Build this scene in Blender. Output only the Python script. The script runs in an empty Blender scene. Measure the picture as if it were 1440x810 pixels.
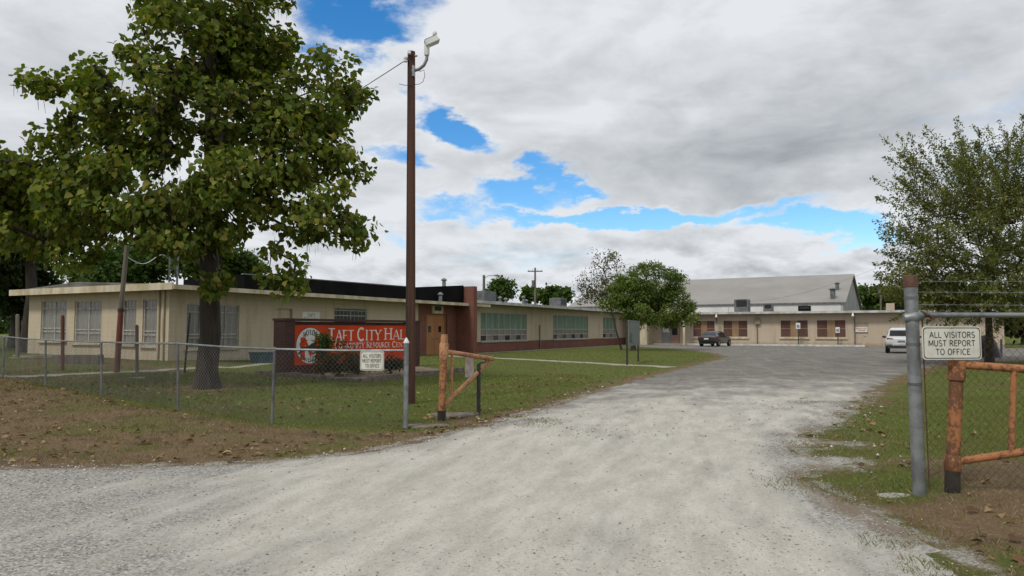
import bpy, math, random
import numpy as np
from mathutils import Vector, Matrix, noise as mnoise
from mathutils.geometry import delaunay_2d_cdt
R = math.radians
rnd = random.Random(7)
rng = np.random.default_rng(11)
sc = bpy.context.scene
COL = sc.collection

# ------------------------------------------------------------------ camera
CAMZ = 1.5
PITCH = math.atan(0.059)
cam_d = bpy.data.cameras.new('camera'); cam = bpy.data.objects.new('camera', cam_d); COL.objects.link(cam)
cam_d.sensor_width = 36; cam_d.lens = 25.0; cam_d.clip_start = 0.05; cam_d.clip_end = 5000
cam.location = (0, 0, CAMZ); cam.rotation_euler = (R(90) + PITCH, 0, 0)
sc.camera = cam
sc.render.engine = 'CYCLES'
sc.view_settings.view_transform = 'Standard'; sc.view_settings.look = 'None'
sc.view_settings.gamma = 1; sc.view_settings.use_curve_mapping = False
sc.view_settings.exposure = 0.25
sc.cycles.use_denoising = True
sc.cycles.max_bounces = 8; sc.cycles.transparent_max_bounces = 8

def ray(px, py):
    x = (px - 720) / 1000.0; y = (405 - py) / 1000.0
    return Vector((x, math.cos(PITCH) - y * math.sin(PITCH), math.sin(PITCH) + y * math.cos(PITCH)))
def at(px, py, Y):            # the point at distance Y in front of the viewpoint
    r = ray(px, py); return Vector((r.x * Y / r.y, Y, CAMZ + r.z * Y / r.y))

# ------------------------------------------------------------------ node helper
class NT:
    def __init__(s, tree): s.t = tree; s.n = tree.nodes; s.l = tree.links
    def node(s, kind, **kw):
        nd = s.n.new(kind)
        for k, v in kw.items(): setattr(nd, k, v)
        return nd
    def put(s, sock, v):
        if v is None: return
        if hasattr(v, 'links') or isinstance(v, bpy.types.NodeSocket): s.l.new(v, sock)
        else: sock.default_value = v
    def math(s, op, a, b=None, c=None, clamp=False):
        nd = s.node('ShaderNodeMath', operation=op, use_clamp=clamp)
        s.put(nd.inputs[0], a); s.put(nd.inputs[1], b); s.put(nd.inputs[2], c)
        return nd.outputs[0]
    def vmath(s, op, a, b=None, out=0):
        nd = s.node('ShaderNodeVectorMath', operation=op)
        s.put(nd.inputs[0], a); s.put(nd.inputs[1], b)
        return nd.outputs[out]
    def comb(s, x, y, z):
        nd = s.node('ShaderNodeCombineXYZ'); s.put(nd.inputs[0], x); s.put(nd.inputs[1], y); s.put(nd.inputs[2], z)
        return nd.outputs[0]
    def sep(s, v):
        nd = s.node('ShaderNodeSeparateXYZ'); s.put(nd.inputs[0], v); return nd.outputs
    def noise(s, vec, scale, detail=4, rough=.55, dist=0.0, out='Fac'):
        nd = s.node('ShaderNodeTexNoise'); s.put(nd.inputs['Vector'], vec)
        nd.inputs['Scale'].default_value = scale; nd.inputs['Detail'].default_value = detail
        nd.inputs['Roughness'].default_value = rough; nd.inputs['Distortion'].default_value = dist
        return nd.outputs[out]
    def voro(s, vec, scale, feature='F1', out='Distance', rand=1.0):
        nd = s.node('ShaderNodeTexVoronoi', feature=feature); s.put(nd.inputs['Vector'], vec)
        nd.inputs['Scale'].default_value = scale; nd.inputs['Randomness'].default_value = rand
        return nd.outputs[out]
    def step(s, v, lo, hi, a=0.0, b=1.0):
        nd = s.node('ShaderNodeMapRange', interpolation_type='SMOOTHSTEP')
        s.put(nd.inputs['Value'], v); nd.inputs['From Min'].default_value = lo; nd.inputs['From Max'].default_value = hi
        nd.inputs['To Min'].default_value = a; nd.inputs['To Max'].default_value = b
        return nd.outputs[0]
    def mix(s, f, a, b):
        nd = s.node('ShaderNodeMix', data_type='RGBA', clamp_factor=True)
        s.put(nd.inputs[0], f)
        for k, v in ((6, a), (7, b)):
            if isinstance(v, tuple) and len(v) == 3: v = (*v, 1)
            s.put(nd.inputs[k], v)
        return nd.outputs[2]
    def mul(s, c, f):
        return s.vmath('SCALE', c, None) if False else s._scale(c, f)
    def _scale(s, c, f):
        nd = s.node('ShaderNodeVectorMath', operation='SCALE'); s.put(nd.inputs[0], c); s.put(nd.inputs['Scale'], f)
        return nd.outputs[0]
    def attr(s, name, out='Color'):
        nd = s.node('ShaderNodeAttribute', attribute_name=name); return nd.outputs[out]
    def pos(s): return s.node('ShaderNodeNewGeometry').outputs['Position']
    def bump(s, h, strength=.3, dist=.02):
        nd = s.node('ShaderNodeBump'); nd.inputs['Strength'].default_value = strength
        nd.inputs['Distance'].default_value = dist; s.put(nd.inputs['Height'], h); return nd.outputs[0]

# ------------------------------------------------------------------ sky, clouds and sun
SUN_EL, SUN_AZ = R(50), R(215)            # azimuth clockwise from +Y: behind the viewer, to the left
w = bpy.data.worlds.new('World'); sc.world = w; w.use_nodes = True
q = NT(w.node_tree); w.node_tree.nodes.clear()
out = q.node('ShaderNodeOutputWorld'); bg = q.node('ShaderNodeBackground'); bg.inputs['Strength'].default_value = 0.1
q.l.new(bg.outputs[0], out.inputs[0])
sky = q.node('ShaderNodeTexSky', sky_type='NISHITA', sun_disc=False, sun_elevation=SUN_EL, sun_rotation=SUN_AZ,
             altitude=200, air_density=1.0, dust_density=0.4, ozone_density=2.5)
D = q.node('ShaderNodeTexCoord').outputs['Generated']
dx, dy, dz = q.sep(D)
zc = q.math('ADD', q.math('MAXIMUM', dz, 0.0), 0.11)
P = q.comb(q.math('DIVIDE', dx, zc), q.math('DIVIDE', dy, zc), 0.0)
AE = q.comb(q.math('ARCTAN2', dx, dy), q.math('ARCSINE', dz), 0.0)
# cloud field on the sphere of directions, flattened towards the horizon
D3 = q.vmath('MULTIPLY', D, (1.0, 1.0, 2.3))
warp = q.vmath('SUBTRACT', q.noise(D3, 2.2, 3, .5, out='Color'), (.5, .5, .5))
PW = q.vmath('ADD', D3, q._scale(warp, 0.30))
n1 = q.noise(PW, 2.6, 10, .56)
n2 = q.noise(q.vmath('ADD', PW, (7.3, 2.1, 0)), 1.9, 5, .5)
n3 = q.noise(q.vmath('ADD', PW, (1.3, 4.1, 2)), 7.5, 7, .55)
AEW = q.vmath('ADD', AE, q._scale(q.vmath('SUBTRACT', q.noise(D3, 7.0, 8, .62, out='Color'), (.5, .5, .5)), 0.16))
def blob(px, py, rx, ry, rot):             # a soft spot in the sky by azimuth and elevation
    d = ray(px, py).normalized()
    mp = q.node('ShaderNodeMapping', vector_type='TEXTURE')
    mp.inputs['Location'].default_value = (math.atan2(d.x, d.y), math.asin(d.z), 0)
    mp.inputs['Rotation'].default_value = (0, 0, R(rot)); mp.inputs['Scale'].default_value = (rx / 1000, ry / 1000, 1)
    q.put(mp.inputs['Vector'], AEW)
    return q.step(q.vmath('LENGTH', mp.outputs[0], out=1), 1.0, 0.1)
gap = None
for px, py, rx, ry, rot, a in [(900, 302, 350, 28, 3, .50), (740, 272, 120, 40, 12, .40), (1150, 318, 170, 36, -6, .50),
                               (650, 175, 105, 50, -38, .50), (510, 35, 140, 75, 10, .44), (620, 300, 120, 30, 0, .3),
                               (560, 225, 70, 40, -30, .34), (450, 40, 60, 90, 0, .30), (800, 255, 70, 22, 0, .30), (440, -20, 100, 50, 0, .3), (545, 338, 60, 24, 0, .26)]:
    g = q.math('MULTIPLY', blob(px, py, rx, ry, rot), a)
    gap = g if gap is None else q.math('MAXIMUM', gap, g)
m = q.math('SUBTRACT', q.math('ADD', n1, 0.185), gap)
m = q.math('ADD', m, q.math('MULTIPLY', q.math('SUBTRACT', n3, .5), .22))
mask = q.step(m, .34, .60)
dark = None
for px, py, rx, ry, rot, a in [(1110, 195, 420, 115, 8, .46), (860, 100, 420, 90, 0, .08), (1380, 90, 320, 170, 0, .06), (90, 120, 280, 180, 0, .08)]:
    g = q.math('MULTIPLY', blob(px, py, rx, ry, rot), a)
    dark = g if dark is None else q.math('ADD', dark, g)
# billow relief: tops lighter than undersides, stronger in the small cumulus near the horizon
n3s = q.noise(q.vmath('ADD', PW, (1.27, 4.07, 2.06)), 7.5, 7, .55)
n1s = q.noise(q.vmath('ADD', PW, (-.04, -.05, .12)), 2.6, 10, .56)
D4 = q.vmath('ADD', q.vmath('MULTIPLY', D, (1.0, 1.0, 2.6)), q._scale(warp, .12))
n4 = q.noise(D4, 15.0, 6, .55); n4s = q.noise(q.vmath('ADD', D4, (0, 0, .045)), 15.0, 6, .55)
low = q.step(dz, .20, .06)
rel = q.math('ADD', q.math('MULTIPLY', q.math('SUBTRACT', n1, n1s), .55), q.math('MULTIPLY', q.math('SUBTRACT', n3, n3s), .95))
rel = q.math('ADD', rel, q.math('MULTIPLY', q.math('MULTIPLY', q.math('SUBTRACT', n4, n4s), 1.5), low))
b = q.math('ADD', q.math('MULTIPLY', q.math('SUBTRACT', n2, .5), .34), q.math('ADD', q.math('MULTIPLY', low, -.08), .90))
b = q.math('ADD', b, rel)
b = q.math('ADD', b, q.step(m, .74, .48, -.05, .12))
b = q.math('SUBTRACT', b, dark, clamp=True)
cloud = q.mix(b, (2.1, 2.32, 2.6), (6.6, 6.85, 7.15))
hsv = q.node('ShaderNodeHueSaturation'); hsv.inputs['Saturation'].default_value = 1.38; hsv.inputs['Value'].default_value = 1.35
q.l.new(sky.outputs[0], hsv.inputs['Color'])
q.put(bg.inputs['Color'], q.mix(mask, hsv.outputs[0], cloud))
w.cycles.sampling_method = 'MANUAL'; w.cycles.sample_map_resolution = 512

sl = bpy.data.lights.new('sun', 'SUN'); sl.energy = 1.5; sl.angle = R(11); sl.color = (1, .95, .87)
so = bpy.data.objects.new('sun', sl); COL.objects.link(so)
sv = Vector((math.sin(SUN_AZ) * math.cos(SUN_EL), math.cos(SUN_AZ) * math.cos(SUN_EL), math.sin(SUN_EL)))
so.rotation_euler = (-sv).to_track_quat('-Z', 'Y').to_euler(); so.location = sv * 60

# ------------------------------------------------------------------ materials
MATS = {}
def newmat(name):
    m = bpy.data.materials.new(name); m.use_nodes = True
    return m, NT(m.node_tree), m.node_tree.nodes['Principled BSDF']
def plain(name, c, c2=None, scale=3.0, rough=.7, metal=0.0, bump=0.0, bscale=40, streak=1.0, detail=6, lo=.35, hi=.65, spec=None):
    """two-tone weathered surface; streak < 1 stretches the marks downwards"""
    m, n, b = newmat(name)
    p = n.pos()
    if streak != 1.0: p = n.vmath('MULTIPLY', p, (1, 1, streak))
    if c2 is None: c2 = tuple(x * .8 for x in c)
    f = n.noise(p, scale, detail, .6)
    n.put(b.inputs['Base Color'], n.mix(n.step(f, lo, hi), c, c2))
    b.inputs['Roughness'].default_value = rough; b.inputs['Metallic'].default_value = metal
    if spec is not None: b.inputs['Specular IOR Level'].default_value = spec
    if bump: n.put(b.inputs['Normal'], n.bump(n.noise(n.pos(), bscale, 4, .6), bump, .01))
    MATS[name] = m; return m
def glassy(name, c, rough=.08):
    m, n, b = newmat(name)
    f = n.noise(n.pos(), .8, 3)
    n.put(b.inputs['Base Color'], n.mix(f, c, tuple(x * .6 for x in c)))
    b.inputs['Roughness'].default_value = rough
    b.inputs['Specular IOR Level'].default_value = .6
    n.put(b.inputs['Normal'], n.bump(n.noise(n.pos(), 1.3, 2), .06, .05))
    MATS[name] = m; return m
def brickmat(name, ang, c1, c2, mortar, dim=1.0):
    m, n, b = newmat(name)
    x, y, z = n.sep(n.pos())
    s, c = math.sin(ang), math.cos(ang)
    u = n.math('ADD', n.math('MULTIPLY', x, s + c), n.math('MULTIPLY', y, c - s))
    bt = n.node('ShaderNodeTexBrick'); n.put(bt.inputs['Vector'], n.comb(u, z, 0.0))
    bt.inputs['Scale'].default_value = 1.0; bt.inputs['Brick Width'].default_value = .215; bt.inputs['Row Height'].default_value = .076
    bt.inputs['Mortar Size'].default_value = .006; bt.inputs['Bias'].default_value = 0
    bt.inputs['Color1'].default_value = (*c1, 1); bt.inputs['Color2'].default_value = (*c2, 1); bt.inputs['Mortar'].default_value = (*mortar, 1)
    f = n.noise(n.pos(), 1.1, 6, .6)
    n.put(b.inputs['Base Color'], n.mix(n.step(f, .35, .75, 0, .55), bt.outputs['Color'], tuple(.55 * (a + d) / 2 for a, d in zip(c1, c2))))
    n.put(b.inputs['Normal'], n.bump(bt.outputs['Fac'], -.5, .01))
    b.inputs['Roughness'].default_value = .85
    MATS[name] = m; return m
def blockmat(name, ang, c, c2, rough=.88):
    """painted concrete block: faint courses, water stains running down"""
    m, n, b = newmat(name); p = n.pos(); x, y, z = n.sep(p); s, k = math.sin(ang), math.cos(ang)
    u = n.math('ADD', n.math('MULTIPLY', x, s + k), n.math('MULTIPLY', y, k - s))
    bt = n.node('ShaderNodeTexBrick'); n.put(bt.inputs['Vector'], n.comb(u, z, 0.0))
    for i_, v_ in (('Scale', 1.0), ('Brick Width', .406), ('Row Height', .203), ('Mortar Size', .010), ('Bias', 0)): bt.inputs[i_].default_value = v_
    bt.inputs['Color1'].default_value = (*c, 1); bt.inputs['Color2'].default_value = (*[v * .965 for v in c], 1); bt.inputs['Mortar'].default_value = (*[v * .88 for v in c], 1)
    st = n.noise(n.vmath('MULTIPLY', p, (1, 1, .14)), 2.2, 8, .68)
    col = n.mix(n.step(st, .46, .70, 0, .75), bt.outputs['Color'], c2)
    foot = n.math('ADD', n.step(z, .75, .0), n.math('MULTIPLY', n.math('SUBTRACT', n.noise(p, 2.5, 6, .6), .5), .9))      # splashed earth along the foot
    col = n.mix(n.step(foot, .55, 1.1, 0, .5), col, (.24, .165, .10))
    n.put(b.inputs['Base Color'], col); b.inputs['Roughness'].default_value = rough
    n.put(b.inputs['Normal'], n.bump(bt.outputs['Fac'], -.35, .008))
    MATS[name] = m; return m
def rustmat(name, c, c2, pale):
    m, n, b = newmat(name); p = n.pos(); ps = n.vmath('MULTIPLY', p, (1, 1, .8))
    f = n.noise(ps, 24, 10, .72); g_ = n.noise(p, 80, 6, .7); k = n.noise(p, 3.0, 3, .5)
    col = n.mix(n.step(n.math('ADD', f, n.math('MULTIPLY', n.math('SUBTRACT', k, .5), .5)), .47, .55), c, c2)
    col = n.mix(n.step(g_, .60, .68, 0, .8), col, pale); col = n.mix(n.step(g_, .40, .32, 0, .7), col, tuple(v * .55 for v in c2))
    n.put(b.inputs['Base Color'], col); b.inputs['Roughness'].default_value = .85; b.inputs['Specular IOR Level'].default_value = .25
    n.put(b.inputs['Normal'], n.bump(n.math('ADD', f, g_), .6, .006)); MATS[name] = m; return m
def leafmat(name, trans=.35, rough=.6):
    m, n, b = newmat(name)
    col = n.attr('col')
    n.put(b.inputs['Base Color'], col); b.inputs['Roughness'].default_value = rough
    b.inputs['Specular IOR Level'].default_value = .15
    t = n.node('ShaderNodeBsdfTranslucent'); n.put(t.inputs[0], n.vmath('MULTIPLY', col, (1.5, 1.7, .6)))
    mx = n.node('ShaderNodeMixShader'); mx.inputs[0].default_value = trans
    n.l.new(b.outputs[0], mx.inputs[1]); n.l.new(t.outputs[0], mx.inputs[2])
    n.l.new(mx.outputs[0], n.n['Material Output'].inputs[0])
    MATS[name] = m; return m

# ------------------------------------------------------------------ scene helpers
WO = {}                                     # world origin of every parent
def tag(o, label=None, cat=None, group=None, kind=None):
    if label: o['label'] = label
    if cat: o['category'] = cat
    if group: o['group'] = group
    if kind: o['kind'] = kind
    return o
def thing(name, loc, label, cat, group=None):
    o = bpy.data.objects.new(name, None); COL.objects.link(o); o.location = loc; o.empty_display_size = .3
    WO[o] = Vector(loc); return tag(o, label, cat, group)
def link(name, me, mat, parent=None, origin=None):
    if mat is not None and not len(me.materials): me.materials.append(mat)
    o = bpy.data.objects.new(name, me); COL.objects.link(o)
    base = WO[parent] if parent is not None else Vector((0, 0, 0))
    if parent is not None: o.parent = parent
    org = Vector(origin) if origin is not None else base
    o.location = org - base; WO[o] = org
    return o
def mesh_arrays(name, v, t, col=None, smooth=False, org=(0, 0, 0)):
    v = np.asarray(v, np.float32) - np.asarray(org, np.float32); t = np.asarray(t, np.int32)
    me = bpy.data.meshes.new(name); k = t.shape[1]
    me.vertices.add(len(v)); me.vertices.foreach_set('co', v.ravel())
    me.loops.add(t.size); me.loops.foreach_set('vertex_index', t.ravel())
    me.polygons.add(len(t)); me.polygons.foreach_set('loop_start', np.arange(0, t.size, k, dtype=np.int32))
    if smooth: me.polygons.foreach_set('use_smooth', np.ones(len(t), bool))
    me.update(calc_edges=True)
    if col is not None:
        c4 = np.ones((len(v), 4), np.float32); c4[:, :3] = col
        me.color_attributes.new('col', 'FLOAT_COLOR', 'POINT').data.foreach_set('color', c4.ravel())
    return me

class Frame:                                # a vertical plane: t along it, n out of it, z up
    def __init__(s, o, ang, flip=1):
        s.o = Vector((o[0], o[1], 0)); s.u = Vector((math.sin(ang), math.cos(ang), 0))
        s.n = Vector((math.cos(ang), -math.sin(ang), 0)) * flip
    def p(s, t, n, z): return s.o + s.u * t + s.n * n + Vector((0, 0, z))
    def t(s, px, n=0.0):                    # where the line of sight at px meets the plane n
        o = s.o + s.n * n; r = (px - 720) / 1000.0; k = math.cos(PITCH) + .06 * math.sin(PITCH)
        r /= k
        return (r * o.y - o.x) / (s.u.x - r * s.u.y)
    def z(s, px, py, n=0.0):
        q_ = s.p(s.t(px, n), n, 0); return at(px, py, q_.y).z

class MB:
    def __init__(s): s.v = []; s.f = []
    def box(s, fr, t0, t1, n0, n1, z0, z1):
        k = len(s.v)
        for z in (z0, z1):
            for t, n in ((t0, n0), (t1, n0), (t1, n1), (t0, n1)): s.v.append(fr.p(t, n, z))
        s.f += [(k, k+1, k+2, k+3), (k+4, k+7, k+6, k+5), (k, k+4, k+5, k+1), (k+1, k+5, k+6, k+2), (k+2, k+6, k+7, k+3), (k+3, k+7, k+4, k)]
        return s
    def cube(s, x0, x1, y0, y1, z0, z1): return s.box(WORLD, y0, y1, x0, x1, z0, z1)
    def poly(s, pts):
        k = len(s.v); s.v += [Vector(p) for p in pts]; s.f.append(tuple(range(k, k + len(pts)))); return s
    def prism(s, pts, d):                   # closed extrusion of a planar polygon along d
        k = len(s.v); n = len(pts); d = Vector(d)
        s.v += [Vector(p) for p in pts] + [Vector(p) + d for p in pts]
        s.f.append(tuple(range(k + n - 1, k - 1, -1))); s.f.append(tuple(range(k + n, k + 2 * n)))
        for i in range(n): j = (i + 1) % n; s.f.append((k + i, k + j, k + n + j, k + n + i))
        return s
    def tube(s, pts, r, n=8, cap=True):
        pts = [Vector(p) for p in pts]; m = len(pts)
        if not isinstance(r, (list, tuple)): r = [r] * m
        k = len(s.v); ref = None
        for i, p in enumerate(pts):
            d = (pts[min(i + 1, m - 1)] - pts[max(i - 1, 0)]).normalized()
            if ref is None: ref = Vector((1, 0, 0)) if abs(d.z) > .8 else Vector((0, 0, 1))
            a = d.cross(ref).normalized(); b_ = d.cross(a).normalized(); ref = a.cross(d)
            ref = -ref if ref.dot(b_) > 0 and False else ref
            for j in range(n):
                th = 2 * math.pi * j / n; s.v.append(p + (a * math.cos(th) + b_ * math.sin(th)) * r[i])
        for i in range(m - 1):
            for j in range(n):
                a0 = k + i * n + j; a1 = k + i * n + (j + 1) % n
                s.f.append((a0, a1, a1 + n, a0 + n))
        if cap:
            s.f.append(tuple(k + j for j in range(n))[::-1]); s.f.append(tuple(k + (m - 1) * n + j for j in range(n)))
        return s
    def build(s, name, mat, parent=None, origin=None, smooth=False, bevel=0.0):
        base = Vector(origin) if origin is not None else (WO[parent] if parent is not None else Vector((0, 0, 0)))
        me = bpy.data.meshes.new(name); me.from_pydata([p - base for p in s.v], [], s.f); me.update()
        if smooth: me.polygons.foreach_set('use_smooth', [True] * len(me.polygons))
        o = link(name, me, mat, parent, base)
        if bevel:
            md = o.modifiers.new('bevel', 'BEVEL'); md.width = bevel; md.segments = 2; md.limit_method = 'ANGLE'
        if smooth and not bevel: me.set_sharp_from_angle(angle=R(40))
        return o
WORLD = Frame((0, 0), 0)

def walls(mb, fr, t0, t1, z0, z1, n0, n1, openings):
    """wall slab with real openings (ta, tb, za, zb)"""
    cur = t0
    for ta, tb, za, zb in sorted(openings):
        if ta > cur: mb.box(fr, cur, ta, n0, n1, z0, z1)
        if za > z0: mb.box(fr, ta, tb, n0, n1, z0, za)
        if zb < z1: mb.box(fr, ta, tb, n0, n1, zb, z1)
        cur = tb
    if cur < t1: mb.box(fr, cur, t1, n0, n1, z0, z1)
    return mb

# ------------------------------------------------------------------ lettering (strokes)
def arc(cx, cy, rx, ry, a0, a1, n=10): return [(cx + rx * math.cos(R(a0 + (a1 - a0) * i / n)), cy + ry * math.sin(R(a0 + (a1 - a0) * i / n))) for i in range(n + 1)]
# each stroke: points, weight (1 thick / 0 thin), serif flags at start and end
GL = {
 'A': (.74, [([(.37, 1), (.04, 0)], 0, (0, 1)), ([(.37, 1), (.70, 0)], 1, (0, 1)), ([(.15, .34), (.58, .34)], 0, (0, 0))]),
 'B': (.62, [([(.1, 0), (.1, 1)], 1, (1, 1)), ([(.1, 1), (.3, 1)] + arc(.3, .76, .22, .24, 80, -80) + [(.1, .52)], 0, (0, 0)), ([(.1, .52), (.32, .52)] + arc(.32, .26, .25, .26, 80, -80) + [(.1, 0)], 0, (0, 0))]),
 'C': (.70, [(arc(.38, .5, .32, .5, 50, 310, 16), 1, (0, 0))]),
 'E': (.58, [([(.1, 0), (.1, 1)], 1, (1, 1)), ([(.1, .96), (.54, .96)], 0, (0, 0)), ([(.1, .52), (.46, .52)], 0, (0, 0)), ([(.1, .04), (.56, .04)], 0, (0, 0))]),
 'F': (.56, [([(.1, 0), (.1, 1)], 1, (1, 1)), ([(.1, .96), (.54, .96)], 0, (0, 0)), ([(.1, .50), (.46, .50)], 0, (0, 0))]),
 'H': (.74, [([(.11, 0), (.11, 1)], 1, (1, 1)), ([(.63, 0), (.63, 1)], 1, (1, 1)), ([(.11, .52), (.63, .52)], 0, (0, 0))]),
 'I': (.30, [([(.15, 0), (.15, 1)], 1, (1, 1))]),
 'K': (.66, [([(.1, 0), (.1, 1)], 1, (1, 1)), ([(.56, 1), (.12, .42)], 0, (1, 0)), ([(.26, .58), (.6, 0)], 1, (0, 1))]),
 'L': (.56, [([(.1, 0), (.1, 1)], 1, (1, 1)), ([(.1, .04), (.54, .04)], 0, (0, 0))]),
 'M': (.86, [([(.09, 0), (.09, 1)], 0, (1, 1)), ([(.09, 1), (.43, .12)], 1, (0, 0)), ([(.43, .12), (.77, 1)], 0, (0, 0)), ([(.77, 0), (.77, 1)], 1, (1, 1))]),
 'N': (.74, [([(.1, 0), (.1, 1)], 0, (1, 1)), ([(.1, 1), (.64, 0)], 1, (0, 0)), ([(.64, 0), (.64, 1)], 0, (0, 1))]),
 'O': (.78, [(arc(.39, .5, .31, .5, 90, 450, 20), 1, (0, 0))]),
 'P': (.62, [([(.1, 0), (.1, 1)], 1, (1, 1)), ([(.1, .97), (.3, .97)] + arc(.3, .73, .24, .24, 80, -80) + [(.1, .48)], 0, (0, 0))]),
 'R': (.68, [([(.1, 0), (.1, 1)], 1, (1, 1)), ([(.1, .97), (.3, .97)] + arc(.3, .74, .24, .23, 80, -80) + [(.1, .5)], 0, (0, 0)), ([(.3, .5), (.62, 0)], 1, (0, 1))]),
 'S': (.58, [(arc(.29, .74, .22, .25, 40, 250, 10) + arc(.29, .25, .23, .25, 70, -140, 10), 1, (0, 0))]),
 'T': (.66, [([(.33, 0), (.33, 1)], 1, (1, 0)), ([(.02, .96), (.64, .96)], 0, (0, 0))]),
 'U': (.74, [([(.1, 1), (.1, .34)] + arc(.36, .34, .26, .34, 180, 360, 10) + [(.62, 1)], 1, (1, 1))]),
 'V': (.70, [([(.03, 1), (.35, 0)], 1, (1, 0)), ([(.35, 0), (.67, 1)], 0, (0, 1))]),
 'X': (.66, [([(.05, 1), (.61, 0)], 1, (1, 1)), ([(.61, 1), (.05, 0)], 0, (1, 1))]),
 'Y': (.66, [([(.02, 1), (.33, .48)], 1, (1, 0)), ([(.64, 1), (.33, .48)], 0, (1, 0)), ([(.33, .48), (.33, 0)], 1, (0, 1))]),
 '3': (.56, [(arc(.26, .75, .2, .25, 150, -80, 9) + arc(.26, .26, .23, .26, 80, -150, 9), 1, (0, 0))]),
 '4': (.60, [([(.42, 0), (.42, 1), (.04, .3), (.56, .3)], 1, (0, 0))]),
 '6': (.58, [(arc(.32, .45, .26, .55, 70, 180, 8) + arc(.29, .28, .23, .28, 180, 540, 12), 1, (0, 0))]),
 '7': (.54, [([(.04, .96), (.5, .96), (.2, 0)], 1, (0, 0))]),
 '.': (.24, [([(.08, .04), (.16, .04)], 1, (0, 0))]), ' ': (.34, [])}
def text(mb, fr, s, t0, t1, z0, z1, n, serif=True, thick=.17, thin=.075, flip=1, small=None):
    """flat lettering between t0..t1 and z0..z1; small = height of the letters after each word's first"""
    H = z1 - z0; adv = []; x = 0.0; first = True
    for ch in s:
        k = 1.0 if (small is None or first) else small
        adv.append((x, k)); x += (GL[ch][0] + .07) * k; first = ch == ' '
    sx = (t1 - t0) / x
    depth = n
    def ribbon(pts, wd, k, ox):
        nonlocal depth
        depth = depth + .00004
        P2 = [((ox + a * k) * sx, b_ * k * H) for a, b_ in pts]
        nrm = []
        for i in range(len(P2)):
            a = P2[max(i - 1, 0)]; c = P2[min(i + 1, len(P2) - 1)]
            d = math.hypot(c[0] - a[0], c[1] - a[1]) or 1; nrm.append((-(c[1] - a[1]) / d, (c[0] - a[0]) / d))
        wv = wd * k
        for i in range(len(P2) - 1):
            q_ = []
            for (a, b_), (nx, ny), sg in ((P2[i], nrm[i], -1), (P2[i + 1], nrm[i + 1], -1), (P2[i + 1], nrm[i + 1], 1), (P2[i], nrm[i], 1)):
                # widths follow the letter's own stretch
                q_.append(fr.p(t0 + a + nx * sg * wv * .5 * min(sx, H), depth, z0 + b_ + ny * sg * wv * .5 * H))
            mb.poly(q_)
    for ch, (ox, k) in zip(s, adv):
        for pts, wt, ser in GL[ch][1]:
            wd = (thick if wt else thin) if serif else thick
            ribbon(pts, wd, k, ox)
            if serif:
                for e, fl in ((pts[0], ser[0]), (pts[-1], ser[1])):
                    if fl: ribbon([(e[0] - .15, e[1] + (.03 if e[1] < .5 else -.03)), (e[0] + .15, e[1] + (.03 if e[1] < .5 else -.03))], .07, k, ox)
    return mb
# ================================================================== LAYOUT
TH = R(27.5)
LW = Frame((-2.55, 50.0), TH)                    # long front wall of the city hall and the classroom wing
tA = LW.t(237); A = LW.p(tA, 0, 0)               # near corner
EW = Frame((A.x, A.y), TH - R(90))               # end wall: t runs left and away, n towards the viewer
EW.n = Vector((-math.sin(TH), -math.cos(TH), 0))
tC = LW.t(882)
Cc = LW.p(tC, 0, 0)
RW = Frame((Cc.x, Cc.y), TH + R(90)); RW.n = Vector((-math.sin(TH), -math.cos(TH), 0))   # rear wing: t to the right, n towards the viewer

def S(x):
    x = np.clip(x, 0, 1); return x * x * (3 - 2 * x)
def hgt(x, y):
    x = np.asarray(x, float); y = np.asarray(y, float)
    h = .26 * S((-x - 8) / 7) * S((y - 19) / 8) + .16 * S((-x - 13) / 9) * S((y - 12) / 8)
    h = h - .10 * S((y - 36) / 12) * S((x + 9) / 6)
    h = h + (.022 * np.sin(x * .9 + 1.3) * np.sin(y * .7) + .016 * np.sin(x * 1.7 - y * 1.1)) * S((36 - y) / 10)
    h = h + .05 * S((x - 3.2) / 2.0) * S((16 - y) / 4)          # the verge on the right stands a little proud
    fy = np.interp(x, FX, FY)
    h = h + .10 * S(1 - np.abs(y - fy + 1.4) / 2.4) * S((-x - 2.5) / 3)    # low bank in front of the fence
    return h
FENCE = [(-1.63, 11.0), (-3.83, 11.45), (-6.05, 13.0), (-9.05, 15.8), (-12.05, 18.5), (-14.8, 20.8), (-18.2, 23.6)]
FX = [p[0] for p in FENCE[::-1]] + [-1.0]; FY = [p[1] for p in FENCE[::-1]] + [11.0]
def G(x, y, dz=0.0): return Vector((x, y, float(hgt(x, y)) + dz))
def gp(px, py):                                  # the ground point seen at a pixel
    r = ray(px, py); z = 0.0
    for _ in range(8):
        k = (z - CAMZ) / r.z; z = float(hgt(r.x * k, r.y * k))
    return Vector((r.x * k, r.y * k, z))

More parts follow.
